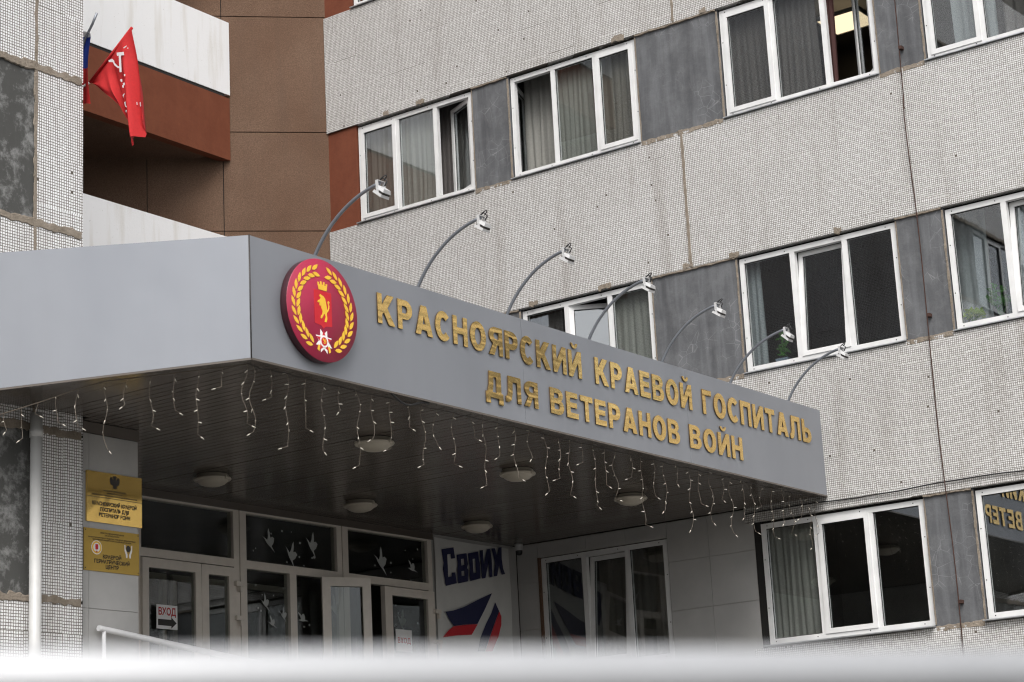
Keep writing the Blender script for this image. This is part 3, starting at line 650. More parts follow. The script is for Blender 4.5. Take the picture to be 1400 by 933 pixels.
# ================================================================== round emblem
EM = tag(_empty('round_emblem_sign', (XF+.05, -9.0, 5.75), None), 'round dark red emblem with golden wreath, lion shield and star mounted on canopy fascia', 'emblem')
ec = onX(441.5, 424.5, XF+.08); ec.x = XF+.002; ER = .440; ET = .078
q = MB(); q.lathe(ec, [(0, 0), (ER-.006, 0), (ER, .004), (ER, ET-.006)], 64, 'X'); q.build('drum_side', 'emblem_side', EM)
q = MB(); q.lathe(ec, [(ER, ET-.0058), (ER-.004, ET), (0, ET)], 64, 'X'); q.build('face', 'emblem_red', EM)
def ep(h, v, d=0): return Vector((ec.x+ET+d, ec.y+h, ec.z+v))
def flat(name, loops, m, d0, d1, par=EM):
    me = glyph_mesh(name, loops, 1, 1, d1-d0)
    return link(name, me, m, ep(0, 0, (d0+d1)/2), par)
for sgn in (-1, 1):
    loops = []; K = 12
    for i in range(K):
        a = math.radians(104 + i*(136/(K-1)))
        for ro, da in ((.030, -.42), (-.030, .42)):
            R_ = .335+ro; c0 = (R_*math.cos(a), R_*math.sin(a)); t = a - math.pi/2 - da   # leaves lean up and outwards
            dx, dy = math.cos(t), math.sin(t); L_, W_ = .046, .0175
            lf = [(c0[0]+dx*L_*q1 - dy*W_*q2, c0[1]+dy*L_*q1 + dx*W_*q2) for q1, q2 in ((-1, 0), (-.5, .8), (.1, 1), (.6, .6), (1, 0), (.6, -.6), (.1, -1), (-.5, -.8))]
            loops.append([(x*sgn, y) for x, y in lf])
    m_ = MB()
    for l in loops: m_.prism([ep(x, y, .0005) for x, y in l], (.003, 0, 0))
    m_.build('wreath', 'emblem_yellow', EM)
flat('shield', [[(-.108, .165), (.108, .165), (.108, -.125), (.03, -.135), (0, -.158), (-.03, -.135), (-.108, -.125)]], 'shield_red', .0005, .0025)
flat('crown', [[(-.05, .172), (.05, .172), (.062, .235), (.042, .235), (.040, .215), (.026, .215), (.028, .245), (.010, .245), (.009, .220), (-.009, .220), (-.010, .245), (-.028, .245), (-.026, .215), (-.040, .215), (-.042, .235), (-.062, .235)]], 'emblem_yellow', .0005, .003)
lion = [(-.018,.125),(-.034,.135),(-.048,.120),(-.040,.104),(-.030,.108),(-.044,.080),(-.066,.072),(-.078,.055),(-.060,.050),(-.048,.060),(-.052,.034),(-.040,.018),(-.028,.040),(-.026,.010),(-.010,-.020),(-.014,-.050),(-.034,-.070),(-.040,-.092),(-.022,-.092),(-.004,-.066),(.014,-.040),(.030,-.066),(.018,-.100),(.012,-.118),(.040,-.116),(.052,-.084),(.046,-.040),(.052,-.015),(.050,.020),(.040,.060),(.030,.100),(.004,.122)]
tail = [(.046,-.030),(.066,-.012),(.082,.016),(.086,.040),(.078,.060),(.090,.078),(.072,.090),(.060,.074),(.068,.050),(.070,.024),(.058,.002),(.048,-.010)]
flat('lion', [[(x*.92, y*.92+.01) for x, y in lion]], 'emblem_yellow', .0028, .005)
flat('lion_tail', [[(x*.92, y*.92+.01) for x, y in tail]], 'emblem_yellow', .0030, .0048)
def star(cx, cy, ro, ri, n, a0=90): return [(cx+(ro if i % 2 == 0 else ri)*math.cos(math.radians(a0+180*i/n)), cy+(ro if i % 2 == 0 else ri)*math.sin(math.radians(a0+180*i/n))) for i in range(2*n)]
flat('order_rays', [star(0, -.268, .108, .062, 8, 112)], 'emblem_white', .0005, .002)
flat('order_star', [star(0, -.268, .100, .042, 5)], 'shield_red', .0022, .0035)
flat('order_ring', [arc(0, -.268, .052, .052, 0, 350, 24)], 'emblem_white', .0037, .005)
flat('order_centre', [arc(0, -.268, .036, .036, 0, 350, 24)], 'shield_red', .0052, .0062)
def sickle(cx, cy, r): return [[(cx+x*r, cy+y*r) for x, y in arc(0, 0, 1, 1, 80, -130, 10)+arc(-.12, .05, .72, .74, -125, 70, 10)]]
flat('hammer_and_sickle', sickle(.002, -.266, .022) + [[(-.020, -.252), (-.010, -.242), (.020, -.280), (.014, -.288)]], 'emblem_yellow', .0064, .0074)
for s in (-1, 1): flat('order_ribbon', [[(s*.045, -.31), (s*.07, -.30), (s*.085, -.345), (s*.06, -.36)]], 'emblem_yellow', .0022, .003)

# ================================================================== arched floodlights on the canopy edge
FY = [-8.923, -7.543, -6.201, -4.826, -3.458, -2.05, -.723]
FLB = ['arched floodlight nearest the round red emblem, its head before the first window', 'second arched floodlight from the red emblem, above the first letters', 'third arched floodlight from the red emblem, above the middle of the longest word',
 'fourth arched floodlight, in the middle of the row of seven on the canopy', 'arched floodlight in front of the wide grey pier, third from the far canopy end', 'second to last arched floodlight, before the window with a potted vine', 'last arched floodlight at the far right end of the canopy']
for i, yy in enumerate(FY):
    t = tag(_empty('floodlight', (XF-.06, yy, 6.63), None), FLB[i], 'floodlight', 'arched floodlights along the canopy edge')
    hx_, hz = -1.20+random.uniform(-.03, .03), 7.185+random.uniform(-.02, .015)
    x0, z0 = XF-.06, 6.631; pts = []
    for j in range(15):
        u = j/14; a = u*math.pi/2*.92
        pts.append((x0 + (hx_-x0)*(1-math.cos(a))/(1-math.cos(math.pi/2*.92))*.55 + (hx_-x0)*.45*u, yy+.01*math.sin(u*3), z0 + (hz-z0)*math.sin(a)/math.sin(math.pi/2*.92)))
    q = MB(); q.tube(pts, .0155, 8); q.build('arm', 'arm_grey', t)
    q = MB(); q.lathe((x0, yy, 6.631), [(0, .012), (.045, .012), (.045, 0), (0, 0)], 12); q.build('base_plate', 'arm_grey', t)
    # bracket: a white U, then the lamp head facing back down at the letters
    q = MB()
    for s in (-1, 1): q.hexa([(hx_-.005, yy+s*.045-.004, hz-.10), (hx_+.02, yy+s*.045-.004, hz-.10), (hx_+.02, yy+s*.045+.004, hz-.10), (hx_-.005, yy+s*.045+.004, hz-.10), (hx_-.012, yy+s*.045-.004, hz+.01), (hx_+.013, yy+s*.045-.004, hz+.01), (hx_+.013, yy+s*.045+.004, hz+.01), (hx_-.012, yy+s*.045+.004, hz+.01)])
    q.box(hx_-.012, hx_+.013, yy-.049, yy+.049, hz+.010, hz+.016); q.build('bracket', 'lamp_white', t)
    ta = math.radians(38 + random.uniform(-5, 5))
    def hp(a, b, c, hx_=hx_, yy=yy, hz=hz, ta=ta):
        a, b, c = a*.78, b*.72, c*.85
        return (hx_+.02 + a*math.cos(ta) + c*math.sin(ta), yy+b, hz-.075 - a*math.sin(ta) + c*math.cos(ta))
    q = MB(); q.hexa([hp(-.05,-.07,0), hp(.075,-.07,0), hp(.075,.07,0), hp(-.05,.07,0), hp(-.035,-.055,.035), hp(.06,-.055,.035), hp(.06,.055,.035), hp(-.035,.055,.035)]); q.build('lamp_housing', 'lamp_white', t)
    q = MB(); q.hexa([hp(-.045,-.062,-.022), hp(.07,-.062,-.022), hp(.07,.062,-.022), hp(-.045,.062,-.022), hp(-.045,-.062,-.002), hp(.07,-.062,-.002), hp(.07,.062,-.002), hp(-.045,.062,-.002)]); q.build('heat_gap', 'dark_steel', t)
    q = MB(); q.hexa([hp(-.06,-.075,-.05), hp(.08,-.075,-.05), hp(.08,.075,-.05), hp(-.06,.075,-.05), hp(-.055,-.07,-.024), hp(.075,-.07,-.024), hp(.075,.07,-.024), hp(-.055,.07,-.024)]); q.build('lamp_front', 'lamp_white', t)
    rr = .028; q = MB(); q.tube([(hx_+.01+.02*math.sin(a_)*2, yy+.02+rr*math.cos(a_)*.8, hz+.03+rr*math.sin(a_)) for a_ in [x*.45 for x in range(0, 13)]], .005, 6); q.tube([(hx_-.01, yy, hz+.02), (hx_+.02, yy+.02, hz+.045), (hx_+.05, yy+.03, hz+.01), (hx_+.03, yy+.02, hz-.03)], .006, 6)
    q.build('cable', 'cable', t)
q = MB(); q.tube([(LX+1.28+.10*math.cos(a_), -10.12+.10*math.cos(a_), 6.70+.055*math.sin(a_)) for a_ in [x*math.pi/10 for x in range(11)]], .007, 6)
tag(q.build('cable_loop', 'cable'), 'short dark cable loop arching over the left canopy edge', 'cable')

# ================================================================== lamps, camera and garlands under the canopy
LPS = [((512, 598), 'ceiling lamp behind the string lights below the red emblem, nearest the canopy edge'), ((707.5, 640), 'ceiling lamp in the middle of the outer row under the canopy'), ((862, 674), 'ceiling lamp at the right end of the outer row, before the tiled wall'),
 ((290.5, 647), 'ceiling lamp closest to the brass plaques, over the left doors'), ((492.5, 683), 'ceiling lamp above the transom windows with bird stickers'), ((652, 712), 'ceiling lamp above the white banner')]
for (px, py), lb in LPS:
    c0 = onZ(px, py+6, ZB-.03); t = tag(_empty('ceiling_lamp', (c0.x, c0.y, ZB-.13), None), 'round cream ' + lb, 'lamp', 'round ceiling lamps under the canopy')
    c0.z = ZB-.003
    q = MB(); q.lathe(c0, [(0, 0), (.155, 0), (.165, -.012), (.165, -.03), (.185, -.036), (.192, -.048), (.185, -.060), (.160, -.062)], 32); q.build('rim', 'lamp_cream', t)
    q = MB(); q.lathe(c0, [(.160, -.0615), (.150, -.078), (.125, -.098), (.085, -.114), (.04, -.122), (0, -.124)], 32); q.build('diffuser', 'lamp_cream', t)
    for a_ in (0, 2.1, 4.2):
        q = MB(); q.box(c0.x+.185*math.cos(a_)-.012, c0.x+.185*math.cos(a_)+.012, c0.y+.185*math.sin(a_)-.012, c0.y+.185*math.sin(a_)+.012, c0.z-.062, c0.z-.034); q.build('clip', 'lamp_cream', t)
c0 = onZ(704, 748, ZB-.03); c0.x = -6.30; c0.y = -.10
t = tag(_empty('security_camera', (c0.x, c0.y, ZB-.16), None), 'small white dome security camera at the ceiling beside the banner', 'camera')
q = MB(); q.lathe((c0.x, c0.y, ZB-.002), [(0, 0), (.055, 0), (.055, -.025), (.048, -.03), (.048, -.085), (.0, -.085)], 20); q.build('housing', 'lamp_white', t)
q = MB(); q.lathe((c0.x, c0.y, ZB-.0872), [(.045, 0), (.043, -.03), (.03, -.055), (0, -.062)], 20); q.build('dome', 'cable', t)

def strand(par, x, y, z, L):
    q = MB(); pts = []; n = max(4, int(L/.045)); ax, ay = random.uniform(0, 6), random.uniform(0, 6); am = random.uniform(.010, .022)
    lx = ly = 0
    for i in range(n+1):
        u = i/n
        pts.append(Vector((x + am*math.sin(ax+u*7*L/.4) - am*math.sin(ax), y + am*math.sin(ay+u*6*L/.4) - am*math.sin(ay), z-u*L)))
    e = pts[-1]; b = MB(); kick = random.choice((-1, 1))*random.uniform(.01, .05)
    pts.append(e+Vector((kick*.5, kick, -.018)))
    q.tube(pts, .0026, 5); o = q.build('strand', 'wire_clear', par)
    d = random.uniform(.04, .09)
    while d < L-.03:
        p = pts[min(n, int(d/L*n))]; dr = Vector((random.uniform(-1, 1), random.uniform(-1, 1), random.uniform(-.9, .1))).normalized()
        b.tube([p, p+dr*.012, p+dr*.032], [.0032, .0046, .0034], 6); d += random.uniform(.085, .115)
    dr = (pts[-1]-pts[-2]).normalized(); b.tube([pts[-1], pts[-1]+dr*.012, pts[-1]+dr*.034], [.0032, .0048, .0034], 6)
    tag(b.build('bulbs', 'led_cap', o), kind='stuff')
G1 = tag(_empty('string_lights', (XF-.08, -5, 5.0), None), 'icicle string lights hanging along the lettered right canopy edge', 'string lights', 'icicle string lights under the canopy edges')
pat = [.46, .24, .60, .38, .50, .20, .56, .34]
top = []; y = CY+.12; i = 0
while y < -.1:
    top.append((XF-.10, y, ZB-.022-random.uniform(0, .012)))
    strand(G1, XF-.10, y, ZB-.024, pat[i % 8]*random.uniform(.85, 1.2)); i += 1; y += .225*random.uniform(.85, 1.15)
q = MB(); q.tube([(XF-.10, CY+.05, ZB-.02)]+[p for t_ in zip(top, [(XF-.10, p[1]+.1, ZB-.022-random.uniform(.003, .02)) for p in top]) for p in t_], .0045, 5); q.build('lead_wire', 'dark_steel', G1)
G2 = tag(_empty('string_lights', (-3.2, -10.3, 5.0), None), 'icicle string lights sagging along the plain left canopy edge', 'string lights', 'icicle string lights under the canopy edges')
top = []; t_ = .03
while t_ < 1.02:
    x, yv = XF + (LX-XF)*t_ - .04, CY + (LY-CY)*t_ + .10; sag = .0 if t_ < .52 else .42*(min(1, (t_-.52)/.42))**.8
    if .55 < t_: x -= .02
    z = ZB-.022-.055*t_ - sag*.55
    top.append((x, yv, z)); strand(G2, x, yv, z, (pat[i % 8]*random.uniform(.8, 1.15)) * (1 if t_ < .62 else .5)); i += 1; t_ += .075 if t_ < .62 else .055
q = MB(); q.tube(top, .0048, 5); q.build('lead_wire', 'wire_clear', G2)
p0, p1 = onX(519, 526, XF-.02), onX(586, 549, XF-.02)
q = MB(); q.tube([p0+(p1-p0)*u + Vector((0, 0, -.05*math.sin(u*math.pi)-.03 + .02*math.sin(u*9))) for u in [x/12 for x in range(13)]], .010, 6)
tag(q.build('loose_cable', 'cable'), 'black cable sagging below the fascia right of the emblem', 'cable')

# ================================================================== text helper for small printed signs
def text_mesh(name, body, size, width=None, bold=0.0, center=True, spacing=1.0, line=1.0):
    cu = bpy.data.curves.new('t', 'FONT'); cu.body = body; cu.size = size; cu.offset = bold; cu.align_x = 'CENTER' if center else 'LEFT'; cu.space_character = spacing; cu.space_line = line; cu.resolution_u = 3
    o = bpy.data.objects.new('t', cu); COL.objects.link(o)
    me = bpy.data.meshes.new_from_object(o.evaluated_get(bpy.context.evaluated_depsgraph_get()))
    bpy.data.objects.remove(o); bpy.data.curves.remove(cu)
    xs = [v.co.x for v in me.vertices]; k = 1 if width is None else width/(max(xs)-min(xs))
    for v in me.vertices: v.co = (0, v.co.x*k, v.co.y)
    me.name = name; return me
def printed(par, body, m, x, y, z, size, width=None, bold=0.0, name='lettering'):
    return link(name, text_mesh(name, body, size, width, bold), m, (x, y, z), par)

# brass plaques on the pillar
PQ = PX+.016
P1 = tag(_empty('brass_plaque', (PQ, -8.835, 4.775), None), 'polished brass plaque with double eagle crest and black lettering, upper one on pillar', 'plaque')
q = MB(); q.box(PX-.001, PQ, -9.165, -8.505, 4.777, 5.230); q.build('plate', 'brass', P1)
q = MB(); q.box(PX+.0165, PX+.018, -9.165, -8.505, 5.000, 5.004); q.build('fold_line', 'black_print', P1)
for body, z, sz, wd in (('КРАСНОЯРСКИЙ КРАЕВОЙ', 4.930, .046, .53), ('ГОСПИТАЛЬ ДЛЯ', 4.880, .046, .34), ('ВЕТЕРАНОВ ВОЙН', 4.830, .046, .37)): printed(P1, body, 'black_print', PQ+.0015, -8.835, z, sz, wd, .0016)
for body, z, sz, wd in (('МИНИСТЕРСТВО ЗДРАВООХРАНЕНИЯ', 5.062, .017, .27), ('КРАСНОЯРСКОГО КРАЯ', 5.040, .017, .18), ('КРАЕВОЕ ГОСУДАРСТВЕННОЕ БЮДЖЕТНОЕ УЧРЕЖДЕНИЕ ЗДРАВООХРАНЕНИЯ', 5.018, .015, .54)): printed(P1, body, 'black_print', PQ+.0015, -8.835, z, sz, wd, .0004)
eag = [(0,.058),(.008,.062),(.022,.052),(.020,.040),(.012,.036),(.018,.026),(.040,.050),(.054,.040),(.058,.018),(.052,-.010),(.040,-.026),(.024,-.020),(.020,-.040),(.034,-.050),(.018,-.054),(.008,-.048),(0,-.064)]
me = glyph_mesh('eagle_crest', [eag + [(-x, y) for x, y in eag[::-1]][1:-1]], 1, 1, .002); link('eagle_crest', me, 'dark_steel', (PQ+.0018, -8.835, 5.150), P1)
P2 = tag(_empty('ochre_plaque', (PQ, -8.865, 4.34), None), 'matt ochre plaque with oval crest and hands emblem, lower one on pillar', 'plaque')
PO = PX+.010
q = MB(); q.box(PX-.001, PO, -9.190, -8.535, 4.345, 4.719); q.build('plate', 'brass_flat', P2)
for body, z, sz, wd in (('КРАЕВОЙ', 4.462, .046, .22), ('ГЕРИАТРИЧЕСКИЙ', 4.418, .046, .42), ('ЦЕНТР', 4.374, .046, .155)): printed(P2, body, 'black_print', PO+.0015, -8.862, z, sz, wd, .0016)
for body, z, sz, wd in (('МИНИСТЕРСТВО ЗДРАВООХРАНЕНИЯ', 4.680, .017, .28), ('КРАСНОЯРСКОГО КРАЯ', 4.660, .017, .17), ('КРАЕВОЕ ГОСУДАРСТВЕННОЕ БЮДЖЕТНОЕ УЧРЕЖДЕНИЕ ЗДРАВООХРАНЕНИЯ', 4.636, .015, .56), ('КРАСНОЯРСКИЙ КРАЕВОЙ ГОСПИТАЛЬ ДЛЯ ВЕТЕРАНОВ ВОЙН', 4.618, .015, .46)): printed(P2, body, 'black_print', PO+.0015, -8.862, z, sz, wd, .0004)
def flat2(par, name, loops, m, y, z, dx): return link(name, glyph_mesh(name, loops, 1, 1, .001), m, (PO+dx, y, z), par)
flat2(P2, 'oval_crest', [arc(0, 0, .062, .062, 0, 350, 24)], 'emblem_white', -9.045, 4.553, .0012)
flat2(P2, 'crest_wreath', [arc(0, 0, .055, .055, 0, 350, 24), arc(0, 0, .040, .040, 0, 350, 24)], 'emblem_yellow', -9.045, 4.553, .0025)
flat2(P2, 'crest_shield', [[(-.016, .028), (.016, .028), (.016, -.014), (0, -.022), (-.016, -.014)]], 'shield_red', -9.045, 4.553, .0038)
flat2(P2, 'crest_star', [star(0, -.038, .012, .006, 5)], 'shield_red', -9.045, 4.553, .0038)
for s in (-1, 1): flat2(P2, 'hand', [[(s*.012, -.06), (s*.028, -.06), (s*.032, -.03), (s*.046, .005), (s*.046, .055), (s*.036, .055), (s*.034, .02), (s*.018, -.01), (s*.010, -.03)]], 'emblem_white', -8.668, 4.550, .0012)
flat2(P2, 'sphere_mark', [arc(0, .022, .026, .030, 0, 350, 20)], 'dark_steel', -8.668, 4.550, .0012)
for yy, zz in ((-9.175, 4.70), (-8.55, 4.70), (-9.175, 4.365), (-8.55, 4.365)): flat2(P2, 'bolt', [arc(0, 0, .006, .006, 0, 330, 8)], 'dark_steel', yy, zz, .002)

# paper entrance signs on the doors
c0 = onX(228.5, 844, -6.43)
E1 = tag(_empty('entrance_sign', (-6.43, c0.y, c0.z-.11), None), 'white sheet with red word and black arrow on left door glass', 'sign')
q = MB(); q.box(-6.434, -6.431, c0.y-.15, c0.y+.15, c0.z-.125, c0.z+.125); q.build('sheet', 'white_print', E1)
printed(E1, 'ВХОД', 'red_print', -6.4295, c0.y, c0.z+.02, .105, .25, .003)
q = MB(); q.prism([(-6.4302, c0.y+x, c0.z+y) for x, y in ((-.13, -.09), (.06, -.09), (.06, -.115), (.135, -.058), (.06, 0), (.06, -.025), (-.13, -.025))], (.001, 0, 0)); q.build('arrow', 'black_print', E1)
c0 = onX(553.5, 876, -6.39)
E2 = tag(_empty('entrance_sign', (-6.39, c0.y, c0.z-.11), None), 'white sheet with red word only, on the right door leaf', 'sign')
q = MB(); q.box(-6.404, -6.401, c0.y-.15, c0.y+.15, c0.z-.13, c0.z+.13); q.build('sheet', 'white_print', E2)
printed(E2, 'ВХОД', 'red_print', -6.3995, c0.y, c0.z-.03, .085, .24, .002)

# banner on the wall beside the doors
BN = tag(_empty('wall_banner', (-6.44, -.95, 3.3), None), 'white fabric banner with navy slanted word and tricolour ribbon emblem', 'banner')
grid = []
for i in range(25):
    v = i/24; row = []
    for j in range(19):
        u = j/18; zt = 5.632 - .01*math.sin(u*math.pi)
        row.append((-6.452 + .008*math.sin(u*9+v*5)*math.sin(v*3) + .006*math.sin(v*13+u*4), -1.665 + u*1.55 + .01*math.sin(v*4)*(u-.5), zt - v*2.3))
    grid.append(row)
q = MB(); q.sheet(grid); q.build('fabric', 'banner', BN)
XN = -6.432
def bpx(x, y): p = onX(590+x/6.023, 725+y/6.023, XN); return (XN, p.y, p.z)
BG = [('С', [[(82,158),(180,142),(194,232),(162,236),(158,196),(130,200),(128,210),(134,300),(136,388),(168,380),(168,350),(196,348),(208,438),(118,460),(94,320),(100,270)]]),
 ('В', [[(206,204),(288,190),(300,280),(292,312),(304,330),(300,422),(220,440),(212,330),(218,280)], [(242,238),(268,234),(270,286),(246,292)], [(246,338),(270,334),(272,376),(248,380)]]),
 ('О', [[(302,192),(384,176),(398,280),(402,398),(318,420),(314,300)], [(338,238),(360,234),(368,350),(346,356)]]),
 ('И', [[(396,168),(422,164),(430,286),(456,158),(484,154),(494,230),(502,384),(478,390),(470,262),(444,394),(416,400),(408,280)]]),
 ('Х', [[(494,152),(522,150),(540,214),(552,144),(576,140),(578,240),(590,320),(606,362),(578,368),(556,290),(540,378),(512,382),(524,270)]])]
for ch, loops in BG:
    L2 = [[bpx(*p) for p in l] for l in loops]
    me = glyph_mesh('banner_letter', [[(p[1], p[2]) for p in l] for l in L2], 1, 1, .002); link('banner_letter', me, 'navy_print', (XN, 0, 0), BN)
for nm, m, pts in (('ribbon_dark', 'navy_print', [(116,672),(180,662),(270,632),(380,575),(497,520),(440,650),(378,772),(290,776),(184,788),(150,740)]), ('ribbon_red', 'shield_red', [(182,792),(290,779),(380,775),(330,862),(220,866),(92,884),(140,826)]),
 ('ribbon_dark', 'navy_print', [(524,596),(556,668),(520,760),(478,880),(440,1000),(380,1000),(405,880),(450,770),(490,690)]), ('ribbon_red', 'shield_red', [(557,671),(574,710),(574,780),(550,880),(500,1000),(443,1000),(481,880),(523,762)])):
    q = MB(); q.prism([bpx(*p) for p in pts], (.002, 0, 0)); q.build(nm, m, BN)

# ================================================================== flags at the tower corner
def flag_pole(par, a, b, r=.012, m='arm_grey'):
    q = MB(); q.tube([a, b], r, 8); q.build('pole', m, par)
base = Vector((-4.83, -9.27, 8.72)); FYY = -9.02
tip = onY(180.5, 38, FYY); low = onY(123, 113, FYY)
F1 = tag(_empty('red_flag', (low.x, low.y, 8.1), None), 'red flag with white hammer and sickle hanging from a slanting pole', 'flag')
q = MB(); q.tube([base, low], .011, 8); q.build('pole', 'pipe_white', F1)
q = MB(); q.tube([low, tip], .014, 8); q.build('sleeve', 'flag_red', F1)
q = MB(); q.box(-4.88, -4.78, -9.298, -9.25, 8.66, 8.78); q.build('pole_bracket', 'dark_steel', F1)
# cloth: fans out from the pole, gathered folds falling from its tip
rows = []; NB = 26; NS = 40
for i in range(NB+1):
    u = i/NB; top = low + (tip-low)*u           # along the pole from low end to tip
    end_px = [(124, 113), (150, 132), (170, 150), (176, 178), (182, 201), (190, 192), (191.5, 185), (192, 160)]
    k_ = u*(len(end_px)-1); j0 = min(int(k_), len(end_px)-2); fx = k_-j0
    e = onY(end_px[j0][0]*(1-fx)+end_px[j0+1][0]*fx, end_px[j0][1]*(1-fx)+end_px[j0+1][1]*fx, FYY)
    row = []
    for j in range(NS+1):
        v = j/NS; p = top + (e-top)*v
        fold = (.065*math.sin(u*13+1.0+v) + .035*math.sin(u*29+v*2))*min(1, v*1.5)*(.3+u*1.1)
        p = p + Vector((0, fold, -.0)) + Vector((.0, .012*math.sin(v*7+u*5), 0))
        row.append(p)
    rows.append(row)
q = MB(); q.sheet(rows); cl = q.build('cloth', 'flag_red', F1)
def fpx(x, y): p = onY(110+x/4.665, 10+y/4.665, FYY+.0); return p
def on_cloth(x, y):      # put a printed point just in front of the cloth, following its folds
    p = onY(110+x/4.665, 10+y/4.665, FYY); best = min((( (q_-p).x**2+(q_-p).z**2, q_) for r_ in rows for q_ in r_), key=lambda t: t[0])[1]
    d = (CAM-p).normalized(); return p + Vector((0, best.y-p.y, 0)) - Vector((0, .030, 0))
def mark(polys):
    q = MB()
    for pl in polys: pts = [on_cloth(*p) for p in pl]; yv = min(p.y for p in pts); q.prism([(p.x, yv, p.z) for p in pts], (0, .002, 0))
    return q
mark([[(256,300),(300,295),(303,316),(258,320)], [(278,320),(291,319),(296,426),(284,428)]]).build('hammer', 'flag_print', F1)
mark([[(202,348),(224,338),(238,350),(240,364),(260,384),(282,390),(283,400),(260,396),(240,380),(230,360),(204,358)]]).build('sickle', 'flag_print', F1)
mark([[(299,268),(318,255),(319,260),(302,274)], [(318,262),(320,270),(312,270)], [(314,442),(322,440),(322,452),(315,454)], [(301,480),(312,476),(314,492),(306,496)], [(310,500),(320,496),(322,512),(314,514)], [(318,516),(326,514),(327,532),(320,532)], [(293,570),(303,558),(306,562),(299,574),(298,586)], [(292,612),(299,606),(302,632),(309,638),(308,645),(298,638)], [(310,634),(315,630),(319,655),(314,655)], [(325,668),(330,670),(329,684),(325,682)], [(350,604),(354,602),(356,620),(352,622)], [(357,600),(361,597),(364,624),(360,626)]]).build('inscription', 'flag_print', F1)
low2 = onY(96, 120, FYY-.05); tip2 = onY(132.5, 18, FYY-.05); mid2 = onY(117, 52, FYY-.05)
F2 = tag(_empty('tricolour_flag', (mid2.x, mid2.y, 8.6), None), 'tricolour flag mostly hidden behind the tower corner, grey pole tip showing', 'flag')
q = MB(); q.tube([low2, mid2, mid2+(tip2-mid2)*.6+Vector((0, 0, -.012)), tip2], .012, 8); q.build('pole', 'arm_grey', F2)
for nm, m, (ya, yb) in (('white_stripe', 'flag_white', (18, 50)), ('blue_stripe', 'flag_blue', (50, 91)), ('red_stripe', 'flag_red', (91, 140))):
    rows2 = []
    for i in range(9):
        v = i/8; yy_ = ya+(yb-ya)*v; row = []
        for j in range(13):
            u = j/12; x_ = 92 + u*(33 if yy_ > 45 else (yy_-18)*.0+20) + (1.8*math.sin(yy_*.05) if u > .8 else 0) - (0 if yy_ > 50 else (50-yy_)*.35)
            row.append(onY(x_, yy_ + 3*u*(yy_ > 90), FYY-.05) + Vector((0, .03*math.sin(u*9+yy_*.02), 0)))
        rows2.append(row)
    q = MB(); q.sheet(rows2); q.build(nm, m, F2)

# ================================================================== pipes, wires, rails
DPX, DPY = -4.25, -9.90
D1 = tag(_empty('drainpipe', (DPX, DPY, .1), None), 'white vertical drainpipe on the tower wall under the canopy', 'drainpipe')
q = MB(); q.tube([(DPX, DPY, .15), (DPX, DPY, 5.60)], .052, 20); q.build('pipe', 'pipe_white', D1)
for z in (5.43, 3.2, 1.4):
    q = MB(); q.tube([(DPX, DPY, z-.04), (DPX, DPY, z+.03)], .058, 20); q.build('collar', 'pipe_white', D1)
    q = MB(); q.box(-4.338, DPX, DPY-.01, DPY+.01, z-.01, z+.01); q.build('wall_bracket', 'dark_steel', D1)
WX = -.42
W1 = tag(_empty('lightning_conductor', (WX, -.03, .1), None), 'rusty thin conductor wire running down the facade between the windows', 'wire')
pts = [(WX + .012*math.sin(z*1.7) + (.02 if z > 10 else 0) - .004*(z-8), -.028 + .004*math.sin(z*3), z) for z in [x*.3+.1 for x in range(62)]]
q = MB(); q.tube(pts, .0065, 6); q.build('wire', 'rust', W1)
for r in range(0, 4):
    z = SB(r)+.22; x = WX + .012*math.sin(z*1.7) + (.02 if z > 10 else 0) - .004*(z-8)
    q = MB(); q.box(x-.004, x+.038, -.040, .027, z-.020, z+.020); q.build('clamp', 'rust', W1)
q = MB(); q.tube([(-3.0+.25*i, -.022 - .004*math.sin(i*.9), 5.60+.012*math.sin(i*.7)+.004*math.sin(i*2.1)) for i in range(48)], .0085, 6)
tag(q.build('facade_cable', 'cable'), 'black cable running level along the mosaic above the ground floor windows', 'cable')

R1 = tag(_empty('ramp_handrail', (-4.38, -8, 2.8), None), 'white tubular handrail sloping down past the entrance pillar', 'handrail')
s0 = Vector((-4.385, -9.06, 3.838)); s1 = Vector((-4.385, -5.2, 3.838-.1022*3.86))
q = MB(); q.tube([s0+Vector((0, -.012, .001)), s0, s1], .0265, 12); q.build('rail', 'rail_white', R1)
for yy in (-9.01, -7.2, -5.4): q = MB(); q.tube([(-4.385, yy, 2.80), (-4.385, yy, 3.838-.1022*(yy+9.06)-.02)], .018, 10); q.build('post', 'rail_white', R1)
q = MB(); q.tube([s0+Vector((0, .02, -.5)), s1+Vector((0, 0, -.5))], .018, 10); q.build('lower_rail', 'rail_white', R1)

# foreground railing, close to the lens and out of focus
c0 = CAM + ray(700, 928)*1.36; dh = Vector((math.cos(math.radians(61.9)), math.sin(math.radians(61.9)), 0))
FR = tag(_empty('foreground_railing', (c0.x, c0.y, 0), None), 'white railing bar blurred across the bottom of the view', 'railing')
q = MB(); q.tube([c0-dh*1.6, c0+dh*1.6], .0205, 24); q.build('rail', 'rail_steel', FR)
for s in (-1.5, 1.5): p = c0+dh*s; q = MB(); q.tube([(p.x, p.y, .004), (p.x, p.y, c0.z-.015)], .02, 16); q.build('post', 'rail_white', FR)
q = MB(); q.tube([c0-dh*1.5+Vector((0, 0, -.9)), c0+dh*1.5+Vector((0, 0, -.9))], .018, 12); q.build('lower_rail', 'rail_white', FR)

